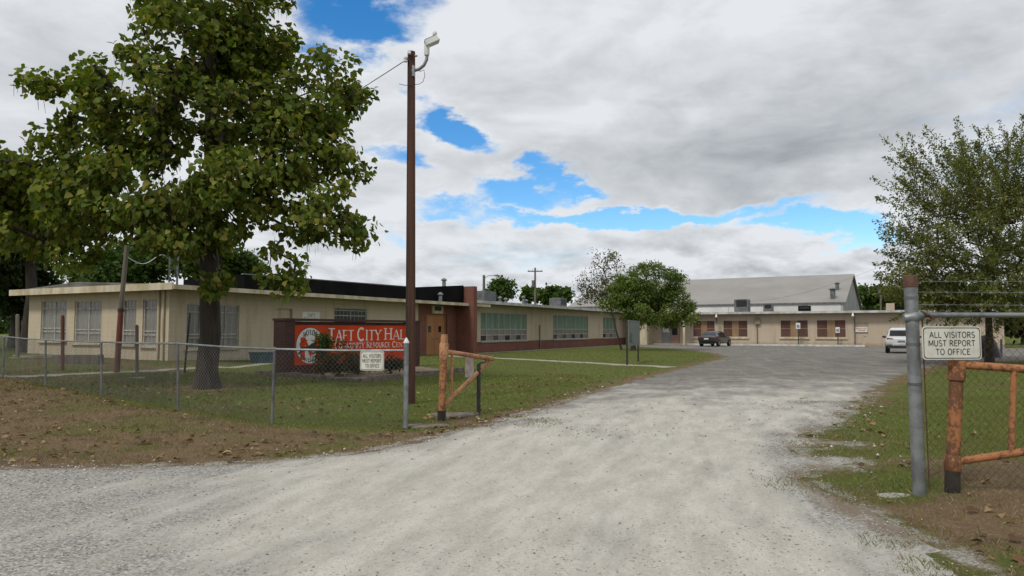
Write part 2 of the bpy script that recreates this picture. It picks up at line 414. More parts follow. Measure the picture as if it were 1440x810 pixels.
DRIVE = [(-40, 7.4), (-12, 7.6), (-5.65, 7.85), (-4.1, 7.9), (-3.2, 8.15), (-2.47, 8.5), (-1.8, 9.0), (-1.2, 10.1), (-.34, 11.45), (.13, 12.9),
         (1.07, 15.3), (2.4, 18.5), (3.9, 22.2), (5.6, 25.9), (7.4, 30), (10, 35.7), (12.4, 42), (13.6, 48), (14.0, 55), (13.4, 62), (12.2, 68)]
_k = [RW.p(t, .3, 0) for t in (-1.0, 12, 25, 36, 52)]
DRIVE += [(p.x, p.y) for p in _k] + [(64, 47), (46, 42.5), (30, 37.5), (20, 32.5), (15.5, 26.8), (12.4, 22.7), (9.6, 18.5), (6.9, 14.2),
         (5.2, 11.2), (4.6, 10.5), (3.95, 10.05), (4.0, 9.75), (4.6, 9.45), (4.5, 9.2), (3.6, 8.95), (3.5, 8.6), (4.05, 8.3), (3.95, 8.0), (3.65, 7.7), (3.05, 7.5), (2.95, 7.2), (3.1, 6.64), (2.99, 5.86), (3.04, 5), (2.97, 4.4), (3.0, 3.4), (4, 1), (8, -1.5), (40, -3), (40, -14), (-40, -14)]

def inside(poly, x, y):
    x = np.asarray(x, float); y = np.asarray(y, float); r = np.zeros(x.shape, bool)
    n = len(poly)
    for i in range(n):
        x0, y0 = poly[i]; x1, y1 = poly[(i + 1) % n]
        c = ((y0 > y) != (y1 > y))
        with np.errstate(divide='ignore', invalid='ignore'):
            r ^= c & (x < (x1 - x0) * (y - y0) / (y1 - y0 + 1e-12) + x0)
    return r
def edge_dist(poly, x, y):
    x = np.asarray(x, float); y = np.asarray(y, float); d = np.full(x.shape, 1e9)
    n = len(poly)
    for i in range(n):
        x0, y0 = poly[i]; x1, y1 = poly[(i + 1) % n]
        L2 = (x1 - x0) ** 2 + (y1 - y0) ** 2 + 1e-9
        t = np.clip(((x - x0) * (x1 - x0) + (y - y0) * (y1 - y0)) / L2, 0, 1)
        d = np.minimum(d, np.hypot(x - x0 - t * (x1 - x0), y - y0 - t * (y1 - y0)))
    return d
def fbm2(x, y, s, seed=0):                       # cheap value noise for masks
    x = np.asarray(x, float) * s + seed * 17.3; y = np.asarray(y, float) * s - seed * 9.1
    o = np.zeros(x.shape); a = .5
    for k in range(4):
        i = np.floor(x); j = np.floor(y); fx = S(x - i); fy = S(y - j)
        def hsh(i, j):
            v = np.sin(i * 127.1 + j * 311.7 + seed * 3.7) * 43758.5453; return v - np.floor(v)
        o += a * ((hsh(i, j) * (1 - fx) + hsh(i + 1, j) * fx) * (1 - fy) + (hsh(i, j + 1) * (1 - fx) + hsh(i + 1, j + 1) * fx) * fy)
        x = x * 2.03 + 5; y = y * 2.03 - 3; a *= .5
    return o / .9375

def ragged(poly, near_amp, seg_near=.05):
    """subdivide an outline and rough it up; finer and rougher close to the viewpoint"""
    out = []
    n = len(poly)
    for i in range(n):
        a = Vector(poly[i]); b_ = Vector(poly[(i + 1) % n]); L = (b_ - a).length; s = 0.0
        nrm = Vector((-(b_ - a).y, (b_ - a).x)).normalized()
        while s < L - 1e-6:
            p = a + (b_ - a) * (s / L); d = max(4.0, p.length)
            am = near_amp * min(1, 3.0 * min(s, L - s) + .3) if False else near_amp
            w1 = mnoise.fractal((p.x * 1.1, p.y * 1.1, 3.1), 1.0, 2.0, 5) * am + mnoise.noise((p.x * 7, p.y * 7, 1.7)) * am * .25
            out.append(tuple(p + nrm * w1))
            s += max(seg_near, d * .008)
    return out

def sheet(name, poly, mat, lift, grid, near_amp=0.0, zfun=None, kind='structure'):
    """flat-lying sheet with its own outline, following the ground"""
    outl = ragged(poly, near_amp) if near_amp else poly
    pts = [Vector(p) for p in outl]; edges = [(i, (i + 1) % len(outl)) for i in range(len(outl))]
    arr = np.array(outl); x0, y0 = arr.min(0); x1, y1 = arr.max(0)
    gx, gy = np.meshgrid(np.arange(x0, x1, grid), np.arange(y0, y1, grid)); gx = gx.ravel(); gy = gy.ravel()
    ok = inside(outl, gx, gy); gx, gy = gx[ok], gy[ok]
    if name == 'gravel_drive':
        fx, fy = np.meshgrid(np.arange(-9, 9, .22), np.arange(3, 20, .22)); fx = fx.ravel(); fy = fy.ravel(); o2 = inside(outl, fx, fy)
        far_ = (gy > 20) | (gy < 3) | (np.abs(gx) > 9); gx = np.concatenate([gx[far_], fx[o2]]); gy = np.concatenate([gy[far_], fy[o2]])
    ok = edge_dist(outl if len(outl) < 200 else poly, gx, gy) > (.1 if name == 'gravel_drive' else grid * .45); gx, gy = gx[ok], gy[ok]
    pts += [Vector((a, b_)) for a, b_ in zip(gx, gy)]
    v, e, f, *_ = delaunay_2d_cdt(pts, edges, [], 1, 1e-4)
    va = np.array([(p.x, p.y) for p in v]); z = hgt(va[:, 0], va[:, 1]) + (lift if not near_amp else -.012 + (lift + .012) * S(edge_dist(outl, va[:, 0], va[:, 1]) / .16))
    me = bpy.data.meshes.new(name); me.from_pydata(np.column_stack([va, z]).tolist(), [], [tuple(t) for t in f]); me.update()
    if len(me.polygons) and sum(p.normal.z for p in me.polygons) < 0: me.flip_normals()
    me.polygons.foreach_set('use_smooth', [True] * len(me.polygons))
    return tag(link(name, me, mat), kind=kind)

# ---------------------------------------------------------------- zones
TREE_XY = (-7.87, 18.5)
BED = [(-8.6, 24.2), (-4.35, 20.4), (-1.75, 25.2), (-4.0, 30.6)]
def dirt_mask(x, y):
    """0 = green turf, 1 = bare earth and leaf litter"""
    n = fbm2(x, y, .55, 1); n_ = fbm2(x, y, 2.1, 2)
    ed = edge_dist(DRIVE, x, y)
    fy = np.interp(x, FX, FY)
    outside = S((fy - y + .25) / .9) * S((1.2 - x) / 1.0) * (y < 30)
    d = .08 + .64 * outside * (.38 + 1.1 * n)
    d = np.maximum(d, np.where(x > 2, .46, .66) * S(1 - ed / 1.1) * S((16 - y) / 5 + .6))
    d = np.maximum(d, np.where((x > 2) & (y < 14), .40, .62) * S(1 - ed / 1.2))
    d = np.maximum(d, .85 * S(1 - np.hypot(x - TREE_XY[0], y - TREE_XY[1]) / 2.3))
    d = np.maximum(d, .55 * S((-x - 8.5) / 4) * S((y - 17) / 4) * S((34 - y) / 5) * (.4 + n))
    right = S((x - 2.5) / 1.0) * S((11 - y) / 4) * (x > 2)
    d = np.maximum(d, right * (.16 + .66 * S((n - .43) / .22)))
    d = np.maximum(d, .34 * S((n - .46) / .2))
    d = np.maximum(d, .6 * S(1 - np.hypot(x + .9, y - 12.0) / 1.4))
    return np.clip(d + (n_ - .5) * .5 * (d > .12), 0, 1)

def mat_ground():
    m, n, b = newmat('turf_and_earth')
    p = n.pos(); d = n.attr('dirt', 'Fac')
    f1 = n.noise(p, 6, 8, .65); f2 = n.noise(p, 38, 4, .6); f3 = n.noise(p, .5, 4, .5)
    green = n.mix(f1, (.066, .092, .017), (.150, .180, .040))
    green = n.mix(n.step(f3, .42, .68), green, (.110, .115, .032))
    green = n.mix(n.step(f2, .5, .75, 0, .6), green, (.16, .15, .055))
    earth = n.mix(f1, (.105, .066, .036), (.255, .178, .105))
    earth = n.mix(n.step(f2, .52, .7), earth, (.29, .225, .145))
    earth = n.mix(n.step(n.noise(p, 1.1, 8, .7), .5, .68, 0, .75), earth, (.065, .046, .028))
    dd = n.math('ADD', d, n.math('MULTIPLY', n.math('SUBTRACT', n.noise(p, 3.2, 8, .7), .5), .9))
    gc = n.mix(n.step(dd, .36, .66), green, earth)
    em = n.math('ADD', n.attr('edge', 'Fac'), n.math('MULTIPLY', n.math('SUBTRACT', n.noise(p, 2.6, 9, .7), .5), 1.8))
    pc = n.sep(n.voro(p, 60, out='Color'))[0]
    gc = n.mix(n.step(em, .75, 1.1, 0, .85), gc, n.mix(pc, (.20, .185, .155), (.52, .495, .44)))
    n.put(b.inputs['Base Color'], gc)
    b.inputs['Roughness'].default_value = .95; b.inputs['Specular IOR Level'].default_value = .1
    n.put(b.inputs['Normal'], n.bump(n.math('ADD', f2, n.math('MULTIPLY', f1, 2)), .9, .04))
    return m
def mat_drive():
    m, n, b = newmat('gravel_and_asphalt')
    p = n.pos(); x, y, z = n.sep(p)
    big = n.noise(p, .55, 6, .6); fine = n.noise(p, 45, 5, .7)
    # marks are drawn out along the way people drive
    pa = n.comb(n.math('SUBTRACT', x, n.math('MULTIPLY', y, .28)), n.math('MULTIPLY', n.math('ADD', y, n.math('MULTIPLY', x, .28)), .30), 0.0)
    mid = n.noise(pa, 3.5, 6, .65); pat = n.noise(pa, 1.5, 9, .66)
    # every pebble has its own tone
    pc1 = n.sep(n.voro(p, 62, out='Color'))[0]; pc2 = n.sep(n.voro(p, 27, out='Color'))[1]; pd2 = n.voro(p, 27)
    # wheel tracks swing from the lower left into the drive
    ang = n.comb(n.math('ADD', n.math('MULTIPLY', x, 2.1), n.math('MULTIPLY', y, -.55)), n.math('MULTIPLY', n.math('ADD', y, n.math('MULTIPLY', x, .4)), .16), 0.0)
    trk = n.noise(ang, 1.0, 6, .65)
    cal = n.mix(n.step(mid, .3, .7), (.385, .36, .312), (.52, .492, .435))            # crushed limestone, packed pale
    cal = n.mix(n.step(pc1, .55, 1.0, 0, .30), cal, (.30, .285, .26))
    cal = n.mix(n.step(pc1, .30, .0, 0, .30), cal, (.64, .615, .56))
    cal = n.mix(n.math('MULTIPLY', n.step(pc2, .86, .9), n.step(pd2, .40, .2, 0, .7)), cal, (.22, .21, .20))
    gra = n.mix(pc1, (.125, .12, .112), (.45, .43, .39))                            # loose grey gravel
    gra = n.mix(n.math('MULTIPLY', n.step(pc2, .55, .65), n.step(pd2, .45, .25)), gra, n.mix(pc1, (.11, .108, .105), (.50, .48, .45)))
    gra = n.mix(n.step(mid, .5, .7, 0, .45), gra, (.46, .44, .40))
    asp = n.mix(n.step(n.noise(p, .8, 8, .65), .3, .7), (.135, .125, .112), (.225, .21, .188))   # old pale asphalt
    asp = n.mix(n.step(pc1, .6, 1.0, 0, .45), asp, (.30, .285, .26)); asp = n.mix(n.step(pc1, .3, .0, 0, .4), asp, (.10, .095, .09))
    asp = n.mix(n.step(trk, .50, .72, 0, .5), asp, (.31, .295, .262))
    crack = n.step(n.voro(n.vmath('ADD', p, q_noise(n, p)), .33, 'DISTANCE_TO_EDGE'), .014, .0)
    asp = n.mix(n.math('MULTIPLY', crack, .6), asp, (.06, .056, .05))
    edge = n.attr('edge', 'Fac')
    # where grey gravel lies: the left of the road, along the edges, streaks between the tracks
    left = n.step(n.math('ADD', n.math('MULTIPLY', x, -.35), n.math('MULTIPLY', y, -.10)), -.35, 1.5)
    gm = n.math('ADD', n.math('MULTIPLY', left, .72), n.math('MULTIPLY', n.math('SUBTRACT', trk, .5), 1.0))
    gm = n.math('ADD', gm, n.math('MULTIPLY', n.math('SUBTRACT', big, .5), 1.0))
    gm = n.math('ADD', gm, n.math('MULTIPLY', edge, .40))
    gm = n.math('ADD', gm, n.math('MULTIPLY', n.math('SUBTRACT', pat, .5), 1.1))
    c = n.mix(n.step(gm, .02, .50, 0, .92), cal, gra)
    # the paving starts some way in
    am = n.math('ADD', n.math('MULTIPLY', n.math('SUBTRACT', y, n.math('MULTIPLY', x, .35)), .17), -2.25)
    am = n.math('ADD', am, n.math('MULTIPLY', n.math('SUBTRACT', big, .5), 3.0))
    am = n.math('ADD', am, n.math('MULTIPLY', n.math('SUBTRACT', pat, .5), 2.6))
    am = n.step(am, -.5, 1.3)
    c = n.mix(am, c, asp)
    # soil worked in along the edges
    em = n.math('ADD', edge, n.math('MULTIPLY', n.math('SUBTRACT', pat, .5), 1.7))
    c = n.mix(n.step(em, .72, 1.1, 0, .85), c, n.mix(fine, (.10, .072, .045), (.25, .195, .13)))
    n.put(b.inputs['Base Color'], c)
    b.inputs['Roughness'].default_value = .95; b.inputs['Specular IOR Level'].default_value = .08
    hh = n.math('ADD', n.math('MULTIPLY', fine, .6), n.math('MULTIPLY', pd2, n.math('MULTIPLY', n.step(gm, -.1, .5), -1.6)))
    n.put(b.inputs['Normal'], n.bump(n.math('ADD', hh, n.math('MULTIPLY', mid, 1.8)), .6, .015))
    return m
def q_noise(n, p): return n._scale(n.vmath('SUBTRACT', n.noise(p, 1.5, 4, .6, out='Color'), (.5, .5, .5)), .8)

def coords(lo, hi, step, far):
    c = list(np.arange(lo, hi + 1e-6, step)); s = step
    a = c[0]; b_ = c[-1]; L, Rr = [], []
    while b_ < far: s *= 1.25; a -= s; b_ += s; L.append(a); Rr.append(b_)
    return np.array(L[::-1] + c + Rr)
def build_ground():
    gx = coords(-26, 36, .25, 2500); gy = coords(-4, 56, .25, 2500)
    X, Y = np.meshgrid(gx, gy); nx, ny = len(gx), len(gy)
    Z = hgt(X, Y)
    v = np.column_stack([X.ravel(), Y.ravel(), Z.ravel()])
    i = np.arange(nx * ny).reshape(ny, nx)
    f = np.column_stack([i[:-1, :-1].ravel(), i[:-1, 1:].ravel(), i[1:, 1:].ravel(), i[1:, :-1].ravel()])
    me = mesh_arrays('ground', v, f, smooth=True)
    at_ = me.attributes.new('dirt', 'FLOAT', 'POINT'); at_.data.foreach_set('value', dirt_mask(X, Y).ravel().astype(np.float32))
    ea = me.attributes.new('edge', 'FLOAT', 'POINT'); ea.data.foreach_set('value', (S(1 - edge_dist(DRIVE, X, Y) / .5) * S((24 - Y) / 8)).ravel().astype(np.float32))
    tag(link('ground', me, mat_ground()), kind='structure')
build_ground()
drv = sheet('gravel_drive', DRIVE, mat_drive(), .014, .6, near_amp=.30)
_co = np.empty(len(drv.data.vertices) * 3, np.float32); drv.data.vertices.foreach_get('co', _co); _co = _co.reshape(-1, 3)
_a = drv.data.attributes.new('edge', 'FLOAT', 'POINT')
_a.data.foreach_set('value', S(1 - edge_dist(DRIVE, _co[:, 0], _co[:, 1]) / 1.1).astype(np.float32))

plain('concrete', (.36, .34, .30), (.26, .24, .205), 2.2, .9, bump=.2)
plain('pale_concrete', (.36, .33, .265), (.25, .225, .18), 3, .9, bump=.2)
plain('white_kerb', (.62, .62, .60), (.40, .39, .36), 2.5, .85, bump=.2)
plain('mulch', (.16, .115, .07), (.30, .23, .145), 9, .95, bump=.8, bscale=25)
plain('edging_stone', (.11, .085, .06), (.19, .16, .125), 6, .9, bump=.5)

def path(name, line, width, lift, mat):
    n = len(line); L, Rr = [], []
    for i, (x, y) in enumerate(line):
        a = Vector(line[max(i - 1, 0)]); b_ = Vector(line[min(i + 1, n - 1)]); d = (b_ - a).normalized(); m_ = Vector((-d.y, d.x)) * width / 2
        L.append((x + m_.x, y + m_.y)); Rr.append((x - m_.x, y - m_.y))
    return sheet(name, L + Rr[::-1], mat, lift, .5, near_amp=.05)
tD = LW.t(612)
_d = LW.p(tD, 1.2, 0)
path('footpath', [(_d.x, _d.y), (-3.3, 41.6), (-.7, 38.2), (2.6, 33.8), (6.6, 28.6)], 1.3, .010, MATS['pale_concrete'])
_e = LW.p(LW.t(400), .4, 0)
path('garden_path', [(_e.x, _e.y), (-10.6, 27.2), (-12.0, 24.6), (-14.6, 21.6), (-17.5, 21.4)], 1.0, .010, MATS['pale_concrete'])
_w0 = LW.t(690); path('walkway', [tuple(LW.p(t, .75, 0).xy) for t in np.linspace(_w0 - 4, tC - .5, 10)], 1.3, .013, MATS['concrete'])
sheet('planting_bed', BED, MATS['mulch'], .02, .4, near_amp=.06)
# ================================================================== BUILDINGS
blockmat('beige_wall', TH, (.52, .44, .32), (.36, .29, .195))
blockmat('rear_wall', TH, (.50, .415, .315), (.37, .30, .215))
plain('cream_trim', (.60, .54, .40), (.40, .33, .21), 1.6, .8, streak=.4)
plain('grey_trim', (.55, .55, .52), (.36, .35, .32), 1.4, .7, streak=.5)
plain('soffit', (.27, .225, .155), (.19, .155, .105), 1.0, .9)
plain('roofing', (.20, .19, .175), (.11, .10, .092), .8, .95, bump=.3)
plain('black_panel', (.006, .006, .0065), (.012, .0115, .011), 1.0, .9, streak=.3, spec=.1)
plain('white_metal_frame', (.52, .52, .49), (.34, .33, .30), 5, .6)
plain('window_bars', (.50, .47, .41), (.30, .26, .21), 6, .6)
plain('curtain', (.36, .34, .30), (.22, .205, .18), 3.0, .9, streak=.08)
plain('green_panel', (.135, .225, .155), (.185, .265, .195), 1.5, .55, streak=.3)
plain('brown_shutter', (.115, .050, .038), (.075, .035, .028), 1.5, .7, streak=.4)
plain('tan_board', (.30, .195, .105), (.24, .155, .085), 1.6, .8, streak=.3)
plain('orange_door', (.42, .185, .070), (.33, .145, .058), 1.3, .6, streak=.4)
plain('dark_opening', (.012, .012, .012), (.02, .019, .018), 2, .5)
plain('galvanized', (.27, .285, .29), (.17, .178, .18), 7, .5, metal=.55, bump=.05)
plain('dull_metal', (.20, .205, .21), (.12, .12, .125), 4, .55, metal=.5)
plain('hvac_grey', (.17, .175, .185), (.11, .11, .115), 3, .6)
plain('white_siding', (.76, .76, .74), (.62, .61, .58), .5, .7, streak=.3)
plain('sheet_roof', (.30, .285, .265), (.25, .235, .215), .25, .75, lo=.3, hi=.75, detail=9)
plain('gable_grey', (.40, .40, .40), (.30, .295, .29), .6, .8, streak=.4)
plain('black_rubber', (.014, .014, .014), (.03, .03, .03), 9, .8)
plain('white_sign', (.74, .74, .70), (.62, .62, .57), 4, .6)
plain('black_ink', (.013, .013, .013), (.03, .03, .03), 20, .6)
plain('red_ink', (.42, .030, .020), (.36, .03, .02), 20, .6)
glassy('dark_glass', (.020, .024, .026)); glassy('curtained_glass', (.27, .265, .24), .18); glassy('grey_glass', (.060, .070, .068), .12)
brickmat('red_brick', TH, (.225, .070, .040), (.165, .050, .032), (.20, .16, .125))
brickmat('dark_brick', TH, (.085, .030, .022), (.055, .021, .017), (.075, .06, .05))

def rect(fr, px0, px1, y0, y1, n=0.0):
    """a wall opening from what is seen: t0, t1, z0, z1"""
    t0, t1 = sorted((fr.t(px0, n), fr.t(px1, n))); pm = (px0 + px1) / 2
    return (t0, t1, fr.z(pm, y1, n), fr.z(pm, y0, n))

def sash_window(bld, fr, o, cols, rows, frame='white_metal_frame', pane='curtained_glass', sill='cream_trim', bars=0, mid=None):
    """window > frame, panes, sill, bars; o = opening"""
    t0, t1, z0, z1 = o; g = .045
    mb = MB(); mb.box(fr, t0, t0 + g, -.14, -.05, z0, z1).box(fr, t1 - g, t1, -.14, -.05, z0, z1)
    mb.box(fr, t0 + g, t1 - g, -.14, -.05, z0, z0 + g).box(fr, t0 + g, t1 - g, -.14, -.05, z1 - g, z1)
    iw = (t1 - t0 - 2 * g); ih = z1 - z0 - 2 * g
    for i in range(1, cols): c = t0 + g + iw * i / cols; mb.box(fr, c - g / 2, c + g / 2, -.135, -.06, z0 + g, z1 - g)
    hs = [i / rows for i in range(1, rows)] if mid is None else mid
    for h in hs:
        c = z0 + g + ih * h
        for i in range(cols):
            a = t0 + g + iw * i / cols + (g / 2 if i else 0); b_ = t0 + g + iw * (i + 1) / cols - (g / 2 if i < cols - 1 else 0)
            mb.box(fr, a, b_, -.132, -.064, c - g / 2, c + g / 2)
    win = mb.build('window', MATS[frame], bld)
    zs = [0] + list(hs) + [1]
    for i in range(cols):
        for a, b_ in zip(zs[:-1], zs[1:]):
            MB().box(fr, t0 + g + iw * i / cols, t0 + g + iw * (i + 1) / cols, -.112, -.100, z0 + g + ih * a, z0 + g + ih * b_).build('pane', MATS[pane], win)
    if sill: MB().box(fr, t0 - .08, t1 + .08, .003, .10, z0 - .10, z0 - .002).build('sill', MATS[sill], win)
    if bars:
        for i in range(bars):
            c = t0 + (t1 - t0) * (i + .5) / bars
            MB().tube([fr.p(c, -.02, z0 + .02), fr.p(c, -.02, z1 - .02)], .010, 5).build('bar', MATS['window_bars'], win)
        for h in (.22, .80):
            MB().box(fr, t0 + .01, t1 - .01, -.035, -.028, z0 + (z1 - z0) * h, z0 + (z1 - z0) * h + .04).build('bar', MATS['window_bars'], win)
    return win
def backing(mb, fr, o, n=-.9):
    t0, t1, z0, z1 = o; mb.box(fr, t0, t1, n - .02, n, z0, z1)

# ------------------------------------------------------------------ city hall (front block)
EZ = 3.12                                        # underside of the eaves
tB = LW.t(668); DEP = EW.t(44) + .75
HO = LW.p(tA, 0, 0); HO.z = .1
hall = thing('city_hall_building', HO, 'low flat-roofed beige building with barred windows and a black roof panel, behind the large tree', 'building')
ew_o = [rect(EW, *c) for c in ((57, 93, 423, 479), (104, 142, 423, 482), (171, 191, 422, 484), (200, 221, 421, 486))]
lw_o = [rect(LW, 262, 336, 428, 489), rect(LW, 470, 516, 433, 455)]
door_o = rect(LW, 388, 411, 434, 497); door_o = (door_o[0], door_o[1], -.05, door_o[3])
bt0, bt1 = LW.t(588), LW.t(664)                  # brick bay with the entrance
ent = (LW.t(600), LW.t(629), -.2, LW.z(615, 441))
mb = MB(); walls(mb, LW, tA, bt0, -.5, EZ, -.25, 0, lw_o + [door_o])
walls(mb, EW, .251, EW.t(44), -.5, EZ, -.25, 0, ew_o)
tEnd = EW.t(44)
# back and inner walls close the volume
mb.box(EW, tEnd, tEnd + .25, -12, -.001, -.5, EZ)
mb.build('wall', MATS['beige_wall'], hall)
mb = MB(); walls(mb, LW, bt0, tB + .4, -.5, EZ, -.25, -.002, [ent]); mb.build('brick_wall', MATS['red_brick'], hall)
mb = MB(); mb.box(LW, bt0 + .002, tB, -.55, -.25, EZ - .03, EZ - .001)
rf = MB()
rf.box(LW, tA - .55, tB + .4, -DEP, .95, EZ, EZ + .07)
rf.build('eaves', MATS['soffit'], hall)
ROOF = MB()                                       # shallow roof, rising to the middle
def slab(mb, pts, th=.08): mb.prism([Vector(p) for p in pts], (0, 0, th))
p_ = [LW.p(tA - .58, .98, EZ + .075), LW.p(tB + .4, .98, EZ + .075), LW.p(tB + .4, -5.2, EZ + .36), LW.p(tA - .58, -5.2, EZ + .36)]
slab(ROOF, p_)
slab(ROOF, [p_[3], p_[2], LW.p(tB + .4, -DEP, EZ + .075), LW.p(tA - .58, -DEP, EZ + .075)])
ROOF.prism([LW.p(tA - .57, .95, EZ + .073), LW.p(tA - .57, -5.2, EZ + .355), LW.p(tA - .57, -DEP + .02, EZ + .073)], LW.u * .05)
rfo = ROOF.build('roof', MATS['roofing'], hall)
MB().box(EW, -.98, DEP, .583, .625, EZ - .05, EZ + .22).build('fascia', MATS['cream_trim'], hall)
MB().box(LW, tA - .583, tB + .38, .982, 1.03, EZ - .03, EZ + .15).build('fascia', MATS['cream_trim'], hall)
for i, o in enumerate(ew_o): sash_window(hall, EW, o, 2 if i < 2 else 1, 2, bars=(6 if i < 2 else 4), mid=[.3], pane='curtained_glass')
sash_window(hall, LW, lw_o[0], 4, 2, bars=10, mid=[.3], pane='curtained_glass')
sash_window(hall, LW, lw_o[1], 2, 2, bars=9, pane='grey_glass')
dr = MB().box(LW, door_o[0], door_o[1], -.2, -.14, -.05, door_o[3]).build('door', MATS['beige_wall'], hall)
MB().box(LW, door_o[1] - .75, door_o[1] - .25, -.137, -.13, 1.5, 2.0).build('pane', MATS['dark_glass'], dr)
MB().tube([LW.p(door_o[0] + .2, -.13, 1.0), LW.p(door_o[0] + .2, -.06, 1.0), LW.p(door_o[0] + .32, -.06, 1.0)], .014, 6).build('handle', MATS['galvanized'], dr)
# downpipes at the corner
for s_ in (.25, .55): MB().tube([EW.p(s_, .07, -.1), EW.p(s_, .07, EZ - .01)], .045, 8).build('downpipe', MATS['cream_trim'], hall)
# double entrance doors in the brick bay
em = (ent[0] + ent[1]) / 2
for a, b_, hs in ((ent[0] + .05, em - .012, -1), (em + .012, ent[1] - .05, 1)):
    d_ = MB().box(LW, a, b_, -.24, -.19, -.15, ent[3] - .06).build('door', MATS['orange_door'], hall)
    c = (a + b_) / 2
    MB().box(LW, c - .17, c + .17, -.188, -.18, 1.35, 1.75).build('pane', MATS['dark_glass'], d_)
    MB().tube([LW.p(em + hs * .2, -.19, .95), LW.p(em + hs * .2, -.10, .95), LW.p(em + hs * .38, -.10, .95)], .018, 6).build('handle', MATS['dull_metal'], d_)
mb = MB(); mb.box(LW, ent[0], ent[0] + .048, -.25, -.12, -.2, ent[3]).box(LW, ent[1] - .048, ent[1], -.25, -.12, -.2, ent[3]).box(LW, ent[0] + .048, ent[1] - .048, -.25, -.12, ent[3] - .058, ent[3])
mb.build('door_frame', MATS['tan_board'], hall)
o = rect(LW, 606, 621, 430, 441); mb = MB().box(LW, o[0], o[1], .003, .12, o[2], o[3]); u_ = mb.build('wall_unit', MATS['cream_trim'], hall)
MB().box(LW, o[0] + .25, o[1] - .25, .123, .14, o[2] + .18, o[3] - .05).build('grille', MATS['dark_opening'], u_)
# brick fin beside the black panel
f0, f1 = LW.t(665, 1.3), LW.t(676, 1.3)
fz = LW.z(670, 403, 1.3)
MB().box(LW, f0, f0 + .45, -1.2, 1.35, -.5, fz).build('brick_fin', MATS['red_brick'], hall)
# black roof panel: follows the eaves, then turns a little towards the entrance
npn = .35; ta_, tb_, tc_ = LW.t(342, npn), LW.t(578, npn), f0 - .05
z1_, z2_, z3_ = LW.z(342, 386, npn), LW.z(578, 404, npn), LW.z(662, 403, npn)
mb = MB()
zb = EZ + .17
def panel(mb, ta, tb, za, zb_, n0, n1, bot):
    mb.prism([LW.p(ta, n0, bot), LW.p(tb, n1, bot), LW.p(tb, n1, zb_), LW.p(ta, n0, za)], LW.n * -.12)
panel(mb, ta_, tb_, z1_, z2_, npn, npn, zb)
mb.build('roof_panel', MATS['black_panel'], hall)
mb = MB(); panel(mb, tb_ + .004, tc_, z2_, z3_, npn, npn + .25, zb); mb.build('roof_panel', MATS['black_panel'], hall)
mb = MB(); mb.prism([LW.p(ta_ - .05, npn + .01, z1_), LW.p(tb_, npn + .01, z2_), LW.p(tb_, npn + .01, z2_ + .05), LW.p(ta_ - .05, npn + .01, z1_ + .05)], LW.n * -.16)
mb.build('coping', MATS['dull_metal'], rfo)
mb = MB(); mb.prism([LW.p(ta_, npn - .121, zb), LW.p(ta_, npn - 4.0, zb + .1), LW.p(ta_, npn - 4.0, z1_ - .1), LW.p(ta_, npn - .121, z1_)], LW.u * .1); mb.build('roof_panel', MATS['black_panel'], hall)
# roof vents
def vent(parent, base, h, r=.1, mat='galvanized'):
    mb = MB(); mb.tube([base, base + Vector((0, 0, h))], r, 10)
    v_ = mb.build('vent_pipe', MATS[mat], parent)
    MB().tube([base + Vector((0, 0, h + .02)), base + Vector((0, 0, h + .07)), base + Vector((0, 0, h + .2))], [r * 1.6, r * 1.7, r * .5], 10).build('cap', MATS[mat], v_)
q_ = LW.p(LW.t(624, -2.5), -2.5, EZ + .2); vent(hall, q_, at(624, 391, q_.y).z - q_.z - .2, .14)
q_ = LW.p(LW.t(619, .75), .75, EZ + .08); vent(hall, q_, at(619, 411, q_.y).z - q_.z - .2, .12)
# notices on the walls
nt = rect(LW, 648, 659, 448, 460); o_ = MB().box(LW, nt[0], nt[1], .002, .03, nt[2], nt[3]).build('wall_notice', MATS['white_sign'], None, LW.p(nt[0], 0, nt[2]))
tag(o_, 'small blank pale notice board on the brick beside the orange double doors', 'notice')
nt = rect(LW, 424.5, 448.5, 438.5, 458)
wsn = thing('wall_sign', LW.p(nt[0], 0, nt[2]), 'small white plate lettered in black and red on the beige wall above the orange-red sign', 'sign')
MB().box(LW, nt[0], nt[1], .003, .03, nt[2], nt[3]).build('plate', MATS['white_sign'], wsn)
hz_ = nt[3] - nt[2]; wt_ = nt[1] - nt[0]
text(MB(), LW, 'TAFT', nt[0] + wt_ * .27, nt[0] + wt_ * .73, nt[2] + hz_ * .66, nt[2] + hz_ * .88, .033).build('lettering', MATS['black_ink'], wsn)
text(MB(), LW, 'CITY HALL', nt[0] + wt_ * .06, nt[0] + wt_ * .94, nt[2] + hz_ * .36, nt[2] + hz_ * .58, .033).build('lettering', MATS['red_ink'], wsn)

# ------------------------------------------------------------------ classroom wing
CO = LW.p(tB + .5, 0, 0)
wing = thing('classroom_wing', CO, 'long low wing with green panelled window bands above a red brick base', 'building')
t0 = f0 + .46
CZ = LW.z(760, 434); 
cw = [rect(LW, 676, 741, 440, 478), rect(LW, 778, 827, 443.5, 476.5), rect(LW, 848, 867, 446, 476)]
bz = sum(c[2] for c in cw) / 3 - .03
cw = [(c[0], c[1], bz + .03, c[3]) for c in cw]
mb = MB(); walls(mb, LW, t0, tC, bz, CZ, -.25, 0, [(c[0], c[1], bz + .03, c[3]) for c in cw]); mb.box(RW, -9, -.251, -.25, 0, -.5, CZ)
mb.build('wall', MATS['beige_wall'], wing)
MB().box(LW, t0, tC + .02, -.25, .025, -.5, bz - .002).build('brick_base', MATS['red_brick'], wing)
MB().box(LW, t0, tC + .6, -9, 1.0, CZ, CZ + .10).build('eaves', MATS['soffit'], wing)
MB().box(LW, t0, tC + .65, -9.05, 1.03, CZ + .104, CZ + .2).build('roof', MATS['roofing'], wing)
